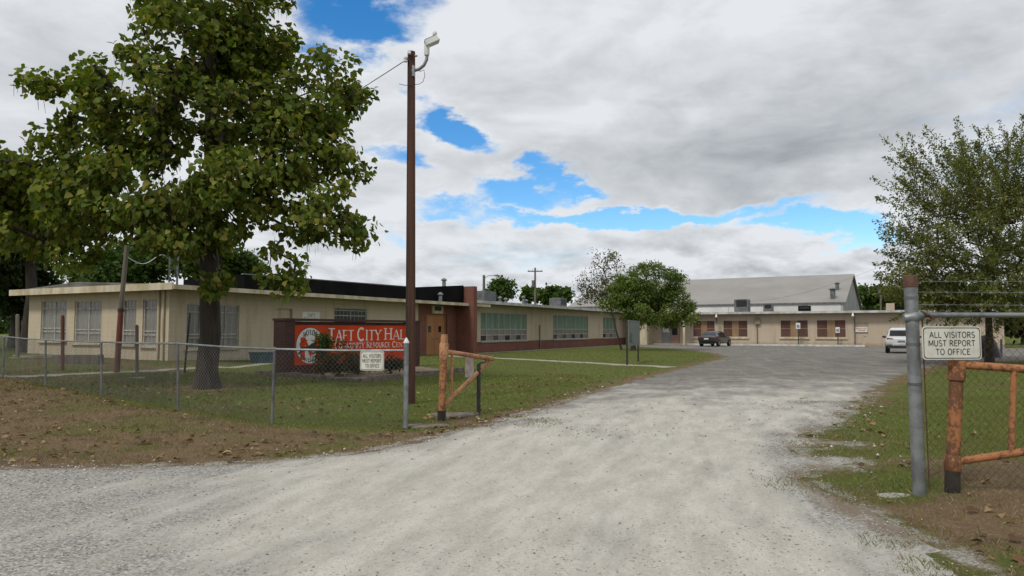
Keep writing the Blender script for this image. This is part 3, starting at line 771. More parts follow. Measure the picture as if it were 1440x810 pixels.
MB().box(LW, t0, tC + .65, 1.034, 1.08, CZ + .03, CZ + .24).build('fascia', MATS['grey_trim'], wing)
for c, nc in zip(cw, (8, 8, 4)):
    a, b_, z0, z1 = c; zm = z0 + (z1 - z0) * .40; g = .05
    mb = MB(); wd = (b_ - a) / nc
    for i in range(nc + 1): x = a + wd * i; mb.box(LW, max(a, x - g / 2), min(b_, x + g / 2), -.14, -.05, z0, z1)
    for i in range(nc):
        for z in (z0, (z0 + zm) / 2, zm, z1 - g): mb.box(LW, a + wd * i + g / 2, a + wd * (i + 1) - g / 2, -.135, -.055, z, z + g)
    win = mb.build('window', MATS['white_metal_frame'], wing)
    for i in range(nc):
        x0, x1 = a + wd * i + g / 2, a + wd * (i + 1) - g / 2
        for k_, (za, zb2) in enumerate(((z0 + g, (z0 + zm) / 2), ((z0 + zm) / 2 + g, zm))):
            MB().box(LW, x0, x1, -.11, -.10, za, zb2).build('pane', MATS[('dark_glass', 'curtained_glass', 'grey_glass', 'curtained_glass')[(i * 3 + k_ * (1 + i % 2)) % 4]], win)
        mb = MB()                                # ribbed green infill panel
        for r_ in range(4): s0 = x0 + (x1 - x0) * r_ / 4; mb.box(LW, s0, s0 + (x1 - x0) / 4 * .82, -.10, -.07, zm + g, z1 - g)
        mb.box(LW, x0, x1, -.13, -.101, zm + g, z1 - g)
        mb.build('panel', MATS['green_panel'], win)
    MB().box(LW, a - .05, b_ + .05, .027, .10, bz - .06, bz + .028).build('sill', MATS['concrete'], win)
MB().tube([LW.p(LW.t(758), .08, -.2), LW.p(LW.t(758), .08, 1.9)], .05, 6).build('standpipe', MATS['dull_metal'], wing)
for px, py, h in ((703, 420, .5), (711, 422, .35), (736, 419, .6), (740, 424, .35)):
    q_ = LW.p(LW.t(px, -3), -3, CZ + .2); vent(wing, q_, max(.25, at(px, py, q_.y).z - q_.z), .12)
def roof_unit(name, fr, px0, px1, y0, n0, dep, zr, label, mat='hvac_grey', fan=True):
    a, b_ = fr.t(px0, n0), fr.t(px1, n0); zt = fr.z((px0 + px1) / 2, y0, n0)
    th_ = thing(name, fr.p(a, n0, zr), label, 'rooftop unit', 'units on the flat roofs')
    MB().box(fr, a, b_, n0 - dep, n0, zr + .06, zt).build('housing', MATS[mat], th_, bevel=.02)
    MB().box(fr, a + .06, b_ - .06, n0 - dep + .06, n0 - .06, zr, zr + .059).build('curb', MATS['dull_metal'], th_)
    if fan:
        w_ = b_ - a; gm = MB()
        gr = MB().box(fr, a + w_ * .16, b_ - w_ * .08, n0 + .002, n0 + .02, zr + .06 + (zt - zr) * .42, zt - .08).build('coil_grille', MATS['dark_opening'], th_)
        MB().tube([fr.p((a + b_) / 2, n0 - dep / 2, zt + .001), fr.p((a + b_) / 2, n0 - dep / 2, zt + .06)], min(w_, dep) * .35, 14).build('fan_guard', MATS['dull_metal'], th_)
    return th_
roof_unit('rooftop_unit', LW, 788, 797.5, 419.5, -3.0, 1.2, CZ + .2, 'dark rooftop unit on the classroom wing, left of the sparse sapling')
roof_unit('rooftop_unit', LW, 681, 698, 409.5, -4.0, 1.5, CZ + .2, 'grey-blue boxy rooftop unit just right of the brick fin', 'dull_metal', False)

# ------------------------------------------------------------------ rear wing
RZ = 3.12; rEnd = RW.t(1412)
rear = thing('rear_wing', RW.p(0, 0, 0), 'long low beige wing with brown shuttered windows closing the far side of the lot', 'building')
rw = [rect(RW, 975, 1005, 450, 471), rect(RW, 1017.5, 1051, 450.5, 473), rect(RW, 1098, 1136, 451.5, 474), rect(RW, 1149, 1189, 451.5, 476)]
zlo = sum(o[2] for o in rw) / 4; zhi = sum(o[3] for o in rw) / 4; rw = [(a, b_, zlo, zhi) for a, b_, _, _ in rw]
rdo = rect(RW, 1203, 1221, 452, 490); rdo = (rdo[0], rdo[1], -.12, 2.2)
pq0, pq1 = RW.t(919), RW.t(968)
dp = (RW.t(930), RW.t(956), -.12, 2.35)
mb = MB(); walls(mb, RW, .002, rEnd, -.5, RZ, -.25, 0, rw + [rdo, dp])
mb.box(RW, rEnd - .25, rEnd, -9, -.251, -.5, RZ)
mb.build('wall', MATS['rear_wall'], rear)
MB().box(RW, .7, rEnd + .5, -9, .85, RZ, RZ + .08).build('eaves', MATS['soffit'], rear)
MB().box(RW, .7, rEnd + .55, -9.05, .88, RZ + .084, RZ + .17).build('roof', MATS['roofing'], rear)
MB().box(RW, .7, rEnd + .55, .884, .93, RZ + .02, RZ + .24).build('fascia', MATS['grey_trim'], rear)
for a, b_, z0, z1 in rw:
    w_ = b_ - a; mb = MB(); zm = (z0 + z1) / 2
    segs = ((a, a + w_ * .36), (b_ - w_ * .36, b_))
    mb.box(RW, a + w_ * .36, b_ - w_ * .36, -.12, -.03, z0, z1)
    win = mb.build('window', MATS['tan_board'], rear)
    for s0, s1 in segs:
        MB().box(RW, s0, s1, -.12, -.06, z0, zm - .03).build('shutter', MATS['brown_shutter'], win)
        MB().box(RW, s0, s1, -.12, -.07, zm + .03, z1).build('shutter', MATS['brown_shutter'], win)
        MB().box(RW, s0, s1, -.12, -.04, zm - .03, zm + .03).build('rail', MATS['tan_board'], win)
    MB().box(RW, a - .15, b_ + .15, .003, .14, z0 - .22, z0 - .05).build('sill', MATS['cream_trim'], win)
d_ = MB().box(RW, rdo[0], rdo[1], -.2, -.1, -.12, 2.2).build('door', MATS['rear_wall'], rear)
MB().tube([RW.p(rdo[1] - .25, -.1, .9), RW.p(rdo[1] - .25, -.04, .9), RW.p(rdo[1] - .4, -.04, .9)], .02, 6).build('handle', MATS['dull_metal'], d_)
# pipes on the wall, floodlights under the eaves
for px, z0, z1 in ((1065, -.1, 2.5), (1202, -.1, RZ), (1008, 2.2, RZ)):
    c = RW.t(px); MB().tube([RW.p(c, .07, z0), RW.p(c, .07, z1 - .01)], .05, 6).build('conduit', MATS['dull_metal'], rear)
c = RW.t(1066); MB().box(RW, c - .25, c + .25, .125, .3, 2.1, 2.75).build('meter_box', MATS['soffit'], rear)
for px in (1008, 1200):
    c = RW.t(px, .9); MB().tube([RW.p(c, .96, RZ - .02), RW.p(c, 1.02, RZ - .12), RW.p(c, 1.12, RZ - .32)], [.06, .09, .13], 8).build('floodlight', MATS['white_sign'], rear)
# entrance porch
ph = at(940, 443, RW.p(pq0, 2.2, 0).y).z
mb = MB(); PD = 2.4
mb.box(RW, pq0 - .9, pq0 - .001, .003, PD, -.4, ph).build('porch_wall', MATS['cream_trim'], rear)
MB().box(RW, pq1, pq1 + .22, PD - .25, PD, -.4, ph).build('porch_post', MATS['cream_trim'], rear)
MB().box(RW, pq0 - 1.1, pq1 + .45, -.5, PD + .25, ph + .002, ph + .62).build('porch_roof', MATS['rear_wall'], rear)
MB().box(RW, pq0 - 1.15, pq1 + .5, -.5, PD + .3, ph + .624, ph + .7).build('porch_coping', MATS['grey_trim'], rear)
MB().box(RW, dp[0], dp[1], -.22, -.12, -.12, dp[3]).build('door_frame', MATS['grey_trim'], rear)
dm = (dp[0] + dp[1]) / 2
for a, b_, mt in ((dp[0] + .05, dm - .02, 'dull_metal'), (dm + .02, dp[1] - .05, 'orange_door')):
    plain('faded_door_' + mt, (.30, .31, .29) if mt == 'dull_metal' else (.40, .25, .19), None, 1.0, .7)
    d_ = MB().box(RW, a, b_, -.118, -.06, -.10, dp[3] - .08).build('door', MATS['faded_door_' + mt], rear)
    w_ = b_ - a
    if mt == 'dull_metal': MB().box(RW, a + w_ * .1, b_ - w_ * .1, -.058, -.05, 1.25, 2.15).build('notice', MATS['white_sign'], d_)
    else: MB().box(RW, a + w_ * .14, b_ - w_ * .24, -.058, -.05, .95, 2.05).build('pane', MATS['dark_glass'], d_)
# lettered plate by the side door
nt = rect(RW, 1203, 1220, 460, 467)
ps = thing('wall_sign', RW.p(nt[0], 0, nt[2]), 'small white plate with two lines of red print on the rear wing', 'sign')
MB().box(RW, nt[0], nt[1], .004, .04, nt[2], nt[3]).build('plate', MATS['white_sign'], ps)
mb = MB()
for zz, k0, k1 in ((.66, .08, .92), (.30, .25, .75)):
    hh = nt[3] - nt[2]; x = nt[0] + (nt[1] - nt[0]) * k0
    while x < nt[0] + (nt[1] - nt[0]) * k1: w_ = rnd.uniform(.03, .07); mb.poly([RW.p(x, .043, nt[2] + hh * (zz - .1)), RW.p(x + w_, .043, nt[2] + hh * (zz - .1)), RW.p(x + w_, .043, nt[2] + hh * (zz + .12)), RW.p(x, .043, nt[2] + hh * (zz + .12))]); x += w_ + .035
mb.build('lettering', MATS['red_ink'], ps)
# raised kerb along the rear wing
kq = MB(); kb0, kb1 = RW.t(961, 1.6), RW.t(1216, 1.6)
kq.box(RW, kb0, kb1, .95, 1.75, -.3, .07); tag(kq.build('kerb', MATS['white_kerb'], bevel=.02), kind='structure')
MB().box(RW, pq0 - 1, kb1, .002, .945, -.3, .05).build('walkway', MATS['concrete'])['kind'] = 'structure'
roof_unit('rooftop_unit', RW, 1033, 1052.5, 421, -1.4, 1.6, RZ + .17, 'large grey rooftop air conditioner with a dark coil, largest on the rear wing')
roof_unit('rooftop_unit', RW, 1074, 1086.5, 427, -1.6, 1.2, RZ + .17, 'smaller grey rooftop air conditioner, middle one of three on the rear wing')
roof_unit('rooftop_unit', RW, 1123, 1140, 430, -1.2, 1.0, RZ + .17, 'wide black rooftop unit, rightmost of three in front of the white wall', 'black_panel')
roof_unit('rooftop_unit', RW, 1247, 1259, 426.5, -3.0, 1.2, RZ + .17, 'tan rooftop box near the right-hand galvanized post', 'rear_wall', False)
roof_unit('rooftop_unit', RW, 1260.5, 1274, 430.5, -3.0, 1.0, RZ + .17, 'dark low rooftop box beside the tan one', 'black_panel', False)

# ------------------------------------------------------------------ gymnasium behind
GT = R(30)
g0 = at(1186, 440, 78.0)
GF = Frame((g0.x, g0.y), GT + R(90)); GF.n = Vector((-math.sin(GT), -math.cos(GT), 0))
GLEN = 33; GW = 24.0
gz = at(1186, 426, g0.y).z; rz_ = None
rp = GF.p(0, -GW / 2, 0); rz_ = at(1198, 387, rp.y).z
gym = thing('gymnasium', GF.p(0, 0, 0), 'tall gabled hall with a pale grey sheet roof rising behind the rear wing', 'building')
MB().box(GF, -GLEN, -.26, -.25, 0, -.3, gz).build('wall', MATS['white_siding'], gym)
mb = MB(); mb.prism([GF.p(-.255, 0, -.3), GF.p(-.255, -GW, -.3), GF.p(-.255, -GW, gz), GF.p(-.255, -GW / 2, rz_ - .1), GF.p(-.255, 0, gz)], GF.u * .25)
mb.build('gable', MATS['gable_grey'], gym)
sl_ = (rz_ - gz) / (GW / 2)
mb = MB(); mb.prism([GF.p(-GLEN - .4, .12, gz - .12 * sl_), GF.p(.3, .12, gz - .12 * sl_), GF.p(.3, -GW / 2, rz_), GF.p(-GLEN - .4, -GW / 2, rz_)], (0, 0, .16))
mb.prism([GF.p(-GLEN - .4, -GW / 2 - .002, rz_), GF.p(.3, -GW / 2 - .002, rz_), GF.p(.3, -GW - .45, gz - .45 * sl_), GF.p(-GLEN - .4, -GW - .45, gz - .45 * sl_)], (0, 0, .16))
gr_ = mb.build('roof', MATS['sheet_roof'], gym)
MB().box(GF, -GLEN - .4, .3, .123, .17, gz - .12 * sl_ - .03, gz - .12 * sl_ + .13).build('gutter', MATS['dull_metal'], gym)
for px, pyb, pyt, r_ in ((1172.5, 420.5, 406, .28), (1179, 408, 398, .2)):
    best = None
    for k in range(60):
        n_ = -k * .2; tt = GF.t(px, n_); q_ = GF.p(tt, n_, gz - n_ * sl_ + .1)
        e_ = abs(at(px, pyb, q_.y).z - q_.z)
        if best is None or e_ < best[0]: best = (e_, q_)
    q_ = best[1]; vent(gym, q_ - Vector((0, 0, .1)), at(px, pyt, q_.y).z - q_.z, r_, 'dull_metal')
for i in range(1, 8):
    MB().box(GF, -GLEN * i / 8 - .03, -GLEN * i / 8 + .03, .002, .03, 0, gz - .3).build('siding_joint', MATS['grey_trim'], gym)
# ================================================================== THINGS
plain('pole_wood', (.085, .036, .019), (.030, .015, .010), 9, .9, streak=.035, bump=.6, bscale=30, detail=10, lo=.4, hi=.62)
plain('grey_wood', (.20, .175, .14), (.12, .10, .08), 4, .9, streak=.1, bump=.4)
rustmat('rusty_orange', (.37, .160, .068), (.160, .078, .042), (.45, .33, .25))
rustmat('faded_orange', (.45, .235, .115), (.26, .125, .075), (.52, .42, .33))
plain('tar_black', (.02, .018, .016), (.045, .035, .028), 8, .85)
plain('sign_face', (.66, .66, .58), (.56, .555, .47), 6, .55, detail=8)  # off-white notice face, its colour greyed to stand in for shade
plain('sign_ink', (.020, .020, .026), (.05, .05, .055), 18, .6)
plain('rust_iron', (.13, .065, .04), (.07, .035, .024), 12, .8, bump=.3)
plain('dark_post', (.022, .024, .022), (.04, .04, .036), 8, .7)
plain('orange_panel', (.62, .062, .012), (.52, .050, .011), 1.2, .6, spec=.15)
plain('panel_white', (.72, .71, .66), (.64, .63, .57), 4, .55)
plain('board_grey', (.155, .175, .155), (.115, .13, .115), 3, .6, streak=.3)
plain('teal_plastic', (.020, .050, .062), (.03, .07, .085), 4, .5)
plain('white_plastic', (.66, .67, .66), (.54, .55, .54), 6, .45)
plain('fence_wire', (.20, .205, .205), (.115, .115, .11), 5, .55, metal=.4)
plain('black_tarp', (.011, .011, .012), (.02, .02, .021), 5, .45, bump=.4, bscale=8)
plain('red_post', (.19, .055, .032), (.11, .04, .026), 5, .85, streak=.3)

def sub(o): return o
# ------------------------------------------------------------------ chain link
def chain(a, b_, z0a, z0b, h, pitch=.05, r=.0019):
    """woven wire between two ground points, as zigzag wires"""
    a = Vector(a); b_ = Vector(b_); L = (b_ - a).length; d = (b_ - a) / L; nrm = Vector((-d.y, d.x, 0))
    half = pitch * .70
    nw = int(L / half); rows = int(h / half)
    V, T = [], []
    for i in range(nw):
        base = len(V)
        for j in range(rows + 1):
            s = (i + (j + i) % 2) * half * 1.0
            s = min(s, L); z = (z0a * (1 - s / L) + z0b * s / L) + min(h, j * half)
            p = a + d * s; off = nrm * (.003 if (j % 2) else -.003)
            for kx, kz in ((r, r), (-r, r), (0, -r * 1.2)):
                V.append((p.x + d.x * kx + off.x + nrm.x * kz, p.y + d.y * kx + off.y + nrm.y * kz, z))
        for j in range(rows):
            k = base + 3 * j
            for e in range(3):
                f_ = (e + 1) % 3; T.append((k + e, k + f_, k + 3 + f_)); T.append((k + e, k + 3 + f_, k + 3 + e))
    return np.array(V), np.array(T)

fence = thing('chain_link_fence', G(*FENCE[0]), 'low galvanized chain-link fence curving away along the left verge', 'fence')
lean = [(0, 0), (.02, .0), (-.05, .02), (-.06, .02), (-.05, .0), (-.02, 0), (0, 0)]
tops = []
for i, (x, y) in enumerate(FENCE):
    g = G(x, y); zt = g.z + 1.2; tp = Vector((x + lean[i][0], y + lean[i][1], zt)); tops.append(tp)
    if i == 0:
        p_ = MB().tube([g - Vector((0, 0, .2)), g + Vector((0, 0, 1.31))], .038, 12).build('post', MATS['galvanized'], fence, smooth=True)
        MB().tube([g + Vector((0, 0, 1.312)), g + Vector((0, 0, 1.33)), g + Vector((0, 0, 1.36)), g + Vector((0, 0, 1.40))], [.046, .046, .03, .006], 12).build('cap', MATS['white_plastic'], p_, smooth=True)
        for zz in (.25, .65, 1.0): MB().tube([g + Vector((0, 0, zz)), g + Vector((0, 0, zz + .025))], .042, 12).build('tension_band', MATS['galvanized'], p_)
    else:
        MB().tube([g - Vector((0, 0, .2)), tp + Vector((0, 0, -.035))], .023, 8).build('post', MATS['dull_metal'], fence, smooth=True)
        MB().tube([tp + Vector((0, 0, -.034)), tp + Vector((0, 0, .01)), tp + Vector((0, 0, .035))], [.03, .03, .012], 8).build('loop_cap', MATS['galvanized'], fence)
for i in range(len(FENCE) - 1):
    MB().tube([tops[i], (tops[i] + tops[i + 1]) / 2 + Vector((0, 0, -.012)), tops[i + 1]], .0195, 8).build('top_rail', MATS['galvanized'], fence, smooth=True)
    v, t = chain((FENCE[i][0], FENCE[i][1], 0), (FENCE[i + 1][0], FENCE[i + 1][1], 0), tops[i].z - 1.17, tops[i + 1].z - 1.17, 1.17, pitch=.056 if i < 3 else .07, r=.0019 if i < 3 else .0024)
    o = link('chain_link', mesh_arrays('chain_link', v, t, org=WO[fence]), MATS['fence_wire'], fence, WO[fence]); o['kind'] = 'stuff'

# ------------------------------------------------------------------ right-hand fence
rp0 = Vector((3.67, 6.5, float(hgt(3.67, 6.5)))); 
rf_ = thing('tall_fence', rp0, 'tall galvanized fence with barbed wire beside the right-hand gate', 'fence')
ptop = at(1280, 388, 6.46)
pb = rp0 - Vector((0, 0, .3))
def along(z): k = (z - rp0.z) / (ptop.z - rp0.z); return rp0 + (ptop - rp0) * k
post = MB().tube([pb, along(1.0), along(ptop.z - .1)], .056, 16).build('post', MATS['galvanized'], rf_, smooth=True)
MB().tube([along(ptop.z - .105), along(ptop.z - .10), ptop, ptop + Vector((0, 0, .004))], [.0565, .061, .061, .05], 16).build('cap', MATS['rust_iron'], post, smooth=True)
for zz in (.25, .62, 1.0, 1.36, 1.62, 1.78):
    MB().tube([along(zz), along(zz + .025)], .0605, 16).build('band', MATS['dull_metal'], post)
RE = Vector((9.2, 6.62, float(hgt(9.2, 6.62))))
zr0 = at(1290, 443, 6.5).z
MB().tube([along(zr0) + Vector((.05, 0, 0)), Vector((6.4, 6.56, zr0 - .004)), Vector((RE.x, RE.y, zr0))], .024, 10).build('top_rail', MATS['galvanized'], rf_, smooth=True)
MB().tube([along(zr0) - Vector((.075, 0, .03)), along(zr0) + Vector((0, -.01, -.02)), along(zr0) + Vector((.12, 0, .01))], [.035, .066, .034], 12).build('rail_clamp', MATS['galvanized'], rf_, smooth=True)
MB().tube([along(zr0) + Vector((.06, -.03, .03)), along(zr0) + Vector((.12, -.045, .0)), along(zr0) + Vector((.17, -.04, -.04)), along(zr0) + Vector((.11, -.05, -.05))], .015, 6).build('lock_chain', MATS['rust_iron'], rf_)
MB().tube([RE - Vector((0, 0, .3)), Vector((RE.x, RE.y, 2.0))], .045, 10).build('post', MATS['galvanized'], rf_, smooth=True)
for ya, yb in ((396, 388), (411, 408), (428.5, 426)):
    za, zb_ = at(1290, ya, 6.5).z, at(1440, yb, 6.55).z
    p0 = along(za) + Vector((.055, 0, 0)); p1 = Vector((RE.x, RE.y, zb_ + .04))
    mb = MB(); pts = [p0.lerp(p1, k / 12) - Vector((0, 0, .03 * math.sin(math.pi * k / 12))) for k in range(13)]
    mb.tube(pts, .0022, 4)
    bw = mb.build('barbed_wire', MATS['galvanized'], rf_)
    mb = MB()
    for k in range(1, 40):
        c = p0.lerp(p1, k / 40) - Vector((0, 0, .03 * math.sin(math.pi * k / 40)))
        mb.tube([c + Vector((.008, 0, .014)), c - Vector((.008, 0, .014))], .0018, 3).tube([c + Vector((-.008, .01, .012)), c - Vector((-.008, .01, .012))], .0018, 3)
    o = mb.build('barbs', MATS['galvanized'], bw); o['kind'] = 'stuff'
v, t = chain((rp0.x + .08, rp0.y, 0), (RE.x, RE.y, 0), rp0.z + .04, RE.z + .04, zr0 - rp0.z - .06, pitch=.056, r=.0015)
o = link('chain_link', mesh_arrays('chain_link', v, t, org=WO[rf_]), MATS['rust_iron'], rf_, WO[rf_]); o['kind'] = 'stuff'
MB().tube([rp0 + Vector((.09, 0, .05)), rp0 + Vector((.075, 0, 1.6))], .006, 5).build('tension_bar', MATS['rust_iron'], rf_)

# ------------------------------------------------------------------ "all visitors" plates
def visitor_plate(c, ux, wd, ht, label, tilt=0.0):
    fr = Frame((c.x, c.y), math.atan2(ux.x, ux.y)); fr.n = Vector((ux.y, -ux.x, 0))
    z0 = c.z; th_ = thing('notice_plate', c, label, 'sign', 'visitor notices on the fences')
    rr = .03; pts = []
    for cx, cz, a0 in ((wd - rr, rr, -90), (wd - rr, ht - rr, 0), (rr, ht - rr, 90), (rr, rr, 180)):
        pts += [(cx + rr * math.cos(R(a0 + k * 30)), cz + rr * math.sin(R(a0 + k * 30))) for k in range(4)]
    MB().prism([fr.p(a, 0, z0 + b_) for a, b_ in pts], fr.n * .003).build('plate', MATS['sign_face'], th_)
    mb = MB(); k = len(pts)                       # black border line
    def inset(d): return [(wd / 2 + (a - wd / 2) * (1 - 2 * d / wd), ht / 2 + (b_ - ht / 2) * (1 - 2 * d / ht)) for a, b_ in pts]
    A_, B_ = inset(.010), inset(.017)
    for i in range(k): j = (i + 1) % k; mb.poly([fr.p(*x) for x in ((A_[i][0], .0045, z0 + A_[i][1]), (A_[j][0], .0045, z0 + A_[j][1]), (B_[j][0], .0045, z0 + B_[j][1]), (B_[i][0], .0045, z0 + B_[i][1]))])
    mb.build('border', MATS['sign_ink'], th_)
    mb = MB(); W = wd
    for s, k0, k1, zz in (('ALL VISITORS', .12, .90, .66), ('MUST REPORT', .10, .90, .41), ('TO OFFICE', .22, .81, .15)):
        text(mb, fr, s, W * k0, W * k1, z0 + ht * zz, z0 + ht * (zz + .175), .005, serif=False, thick=.135)
    mb.build('lettering', MATS['sign_ink'], th_)
    for a, b_ in ((.5, .955), (.5, .045)):
        MB().tube([fr.p(wd * a, .003, z0 + ht * b_), fr.p(wd * a, .007, z0 + ht * b_)], .007, 8).build('bolt', MATS['galvanized'], th_)
    return th_
c0 = at(1297.5, 506, 6.38); c1 = at(1380.5, 506, 6.45)
visitor_plate(c0, (c1 - c0).normalized(), (c1 - c0).length, at(1297, 459, 6.38).z - c0.z, 'white visitor notice with black lettering hung beside the tall right-hand post')
fd = (Vector(FENCE[0]) - Vector(FENCE[1])).normalized(); fd3 = Vector((fd.x, fd.y, 0))
FR0 = Frame(FENCE[1], math.atan2(fd.x, fd.y)); 
ca = FR0.t(507, .03); cb = FR0.t(540.5, .03); zt = FR0.z(523, 493.5, .03); zb_ = FR0.z(523, 521, .03)
c0 = FR0.p(ca, .03, zb_)
visitor_plate(c0, fd3, cb - ca, zt - zb_, 'white visitor notice wired to the low chain-link fence in front of the big sign')

# ------------------------------------------------------------------ gates
lg = G(-1.17, 11.9)
gate = thing('pipe_gate', lg, 'orange triangular pipe gate left swung open beside the end of the low fence', 'gate', 'orange pipe gates')
tp = at(625, 470, 11.95); d_ = (tp - lg)
MB().tube([lg + d_ * .10, lg + d_ * .78], .062, 14).build('post', MATS['rusty_orange'], gate, smooth=True)
MB().tube([lg - Vector((0, 0, .2)), lg + d_ * .12], .070, 14).build('post_foot', MATS['tar_black'], gate, smooth=True)
MB().tube([lg + d_ * .70, lg + d_ * .72, lg + d_ * .88, lg + d_ * .90], [.066, .078, .078, .066], 14).build('hinge_sleeve', MATS['faded_orange'], gate, smooth=True)
MB().tube([lg + d_ * .88, tp], .060, 14).build('post_top', MATS['faded_orange'], gate, smooth=True)
ga = lg + d_ * .80; gtip = at(692, 504.5, 13.3); gbt = lg + d_ * .16
MB().tube([ga, gtip], .042, 12).build('top_pipe', MATS['faded_orange'], gate, smooth=True)
MB().tube([gbt, gtip + Vector((-.03, 0, -.03))], .038, 12).build('brace_pipe', MATS['faded_orange'], gate, smooth=True)
a_ = ga.lerp(gtip, .16); b2 = gbt.lerp(gtip, .16); MB().tube([a_, b2], .028, 10).build('upright', MATS['faded_orange'], gate, smooth=True)
a_ = at(655, 496, 12.55); b2 = at(667, 499, 12.78); b3 = at(666, 532, 12.78); b4 = at(654, 530, 12.55)
pl_n = Vector((.0, -.05, 0))
plain('gate_plate', (.42, .36, .33), (.30, .20, .17), 9, .7)
MB().prism([p + pl_n for p in (b4, b3, b2, a_)], Vector((.003, -.004, 0))).build('plate', MATS['gate_plate'], gate)
plain('faint_red', (.40, .13, .11), (.40, .30, .27), 12, .8)
mb = MB()
for k in range(4):
    u0, u1 = .18 + .05 * (k % 2), .82 - .06 * (k % 2); v0 = .22 + k * .17
    L_ = a_.lerp(b4, v0); R_ = b2.lerp(b3, v0); L2 = a_.lerp(b4, v0 + .07); R2 = b2.lerp(b3, v0 + .07)
    mb.poly([p + pl_n * 1.0 + Vector((.0005, -.007, 0)) for p in (L_.lerp(R_, u0), L_.lerp(R_, u1), L2.lerp(R2, u1), L2.lerp(R2, u0))])
mb.build('lettering', MATS['faint_red'], gate)
sp = G(at(673, 580, 12.9).x, 12.9)
stop = thing('stop_post', sp, 'short black steel post holding up the tip of the left gate', 'post')
MB().tube([sp - Vector((0, 0, .2)), Vector((sp.x, sp.y, gtip.z - .08))], .036, 10).build('shaft', MATS['dark_post'], stop, smooth=True)
MB().tube([Vector((sp.x, sp.y, gtip.z - .085)), Vector((sp.x + .03, sp.y + .02, gtip.z - .06)), Vector((sp.x + .11, sp.y + .1, gtip.z - .055)), Vector((sp.x + .14, sp.y + .14, gtip.z - .01))], .014, 6).build('hook', MATS['dark_post'], stop)

rg = G(at(1338, 695, 6.55).x, 6.55)
gate2 = thing('pipe_gate', rg, 'rust-streaked orange pipe gate swung open behind the right-hand visitor notice', 'gate', 'orange pipe gates')
tp = at(1346, 506, 6.5); d_ = tp - rg
MB().tube([rg + d_ * .19, rg + d_ * .88], .058, 16).build('post', MATS['rusty_orange'], gate2, smooth=True)
MB().tube([rg - Vector((0, 0, .2)), rg + d_ * .20], .064, 16).build('post_foot', MATS['tar_black'], gate2, smooth=True)
MB().tube([rg + d_ * .16, rg + d_ * .17, rg + d_ * .27, rg + d_ * .28], [.062, .071, .071, .062], 16).build('hinge_sleeve', MATS['rusty_orange'], gate2, smooth=True)
MB().tube([rg + d_ * .84, rg + d_ * .85, rg + d_ * .99, rg + d_], [.062, .074, .074, .06], 16).build('hinge_sleeve', MATS['rusty_orange'], gate2, smooth=True)
ga = rg + d_ * .965; gb = rg + d_ * .225
gate_dir = (at(1440, 519, 6.3) - at(1352, 513, 6.48)); e1 = ga + gate_dir / gate_dir.length * 3.4
gate_d2 = (at(1440, 643, 6.3) - at(1350, 656, 6.5)); e2 = gb + gate_d2 / gate_d2.length * 2.2
MB().tube([ga, e1], .036, 12).build('top_pipe', MATS['rusty_orange'], gate2, smooth=True)
MB().tube([gb, e2, e1 + Vector((-.05, 0, -.03))], .034, 12).build('brace_pipe', MATS['rusty_orange'], gate2, smooth=True)
k = (at(1430, 520, 6.3).x - ga.x) / (e1.x - ga.x); k2 = (at(1428, 645, 6.3).x - gb.x) / (e2.x - gb.x)
MB().tube([ga.lerp(e1, k), gb.lerp(e2, k2)], .026, 10).build('upright', MATS['rusty_orange'], gate2, smooth=True)
MB().tube([ga.lerp(e1, .62), gb.lerp(e2, .95)], .026, 10).build('upright', MATS['rusty_orange'], gate2, smooth=True)

# ------------------------------------------------------------------ light pole
pg = G(at(577, 567, 14.6).x, 14.6)
lp = thing('light_pole', pg, 'tall dark brown wooden pole with a pale floodlight on a curved arm', 'light pole')
ptp = at(578.5, 73, 14.6)
pz = lambda k: pg + (ptp - pg) * k
MB().tube([pg - Vector((0, 0, .3)), pz(.3), pz(.7), ptp], [.105, .098, .088, .080], 14).build('pole', MATS['pole_wood'], lp, smooth=True)
J = lambda px, py: at(px, py, 14.5)
MB().tube([J(579, 100), J(589, 97.5), J(596, 92), J(600, 84), J(600.5, 76)], .033, 10).build('arm', MATS['dull_metal'], lp, smooth=True)
MB().cube(J(580, 100).x, J(583, 100).x, 14.44, 14.56, J(580, 108).z, J(580, 93).z).build('bracket', MATS['galvanized'], lp)
MB().tube([J(600, 78), J(600.3, 76), J(600.3, 63.5)], [.05, .055, .055], 12).build('knuckle', MATS['white_plastic'], lp, smooth=True)
# floodlight head: tilted box with a stepped lens rim and a photocell on top
hc = J(606.5, 58)
HFx = Vector((.80, .15, .42)).normalized(); HFy = Vector((-.1, 1, .1)).normalized(); HFz = HFx.cross(HFy).normalized(); HFy = HFz.cross(HFx)
def hbox(mb, c, x0, x1, y0, y1, z0, z1, tx=1.0):
    k = len(mb.v)
    for z in (z0, z1):
        s_ = tx if z == z1 else 1
        for x, y in ((x0, y0), (x1, y0), (x1, y1), (x0, y1)): mb.v.append(c + HFx * x * s_ + HFy * y * s_ + HFz * z)
    mb.f += [(k, k+3, k+2, k+1), (k+4, k+5, k+6, k+7), (k, k+1, k+5, k+4), (k+1, k+2, k+6, k+5), (k+2, k+3, k+7, k+6), (k+3, k, k+4, k+7)]
mb = MB(); hbox(mb, hc, -.16, .16, -.13, .13, -.07, .05, .82); hd = mb.build('lamp_head', MATS['white_plastic'], lp, bevel=.012)
mb = MB(); hbox(mb, hc, -.13, .11, -.10, .10, .051, .062); mb.build('heat_sink', MATS['dull_metal'], hd)
mb = MB(); hbox(mb, hc, -.13, .13, -.10, .10, -.075, -.0705); mb.build('lens', MATS['white_sign'], hd)
MB().tube([J(611, 50), J(611.3, 48.5), J(611.5, 46), J(611.6, 44.2)], [.035, .045, .045, .03], 12).build('photocell', MATS['white_plastic'], lp, smooth=True)
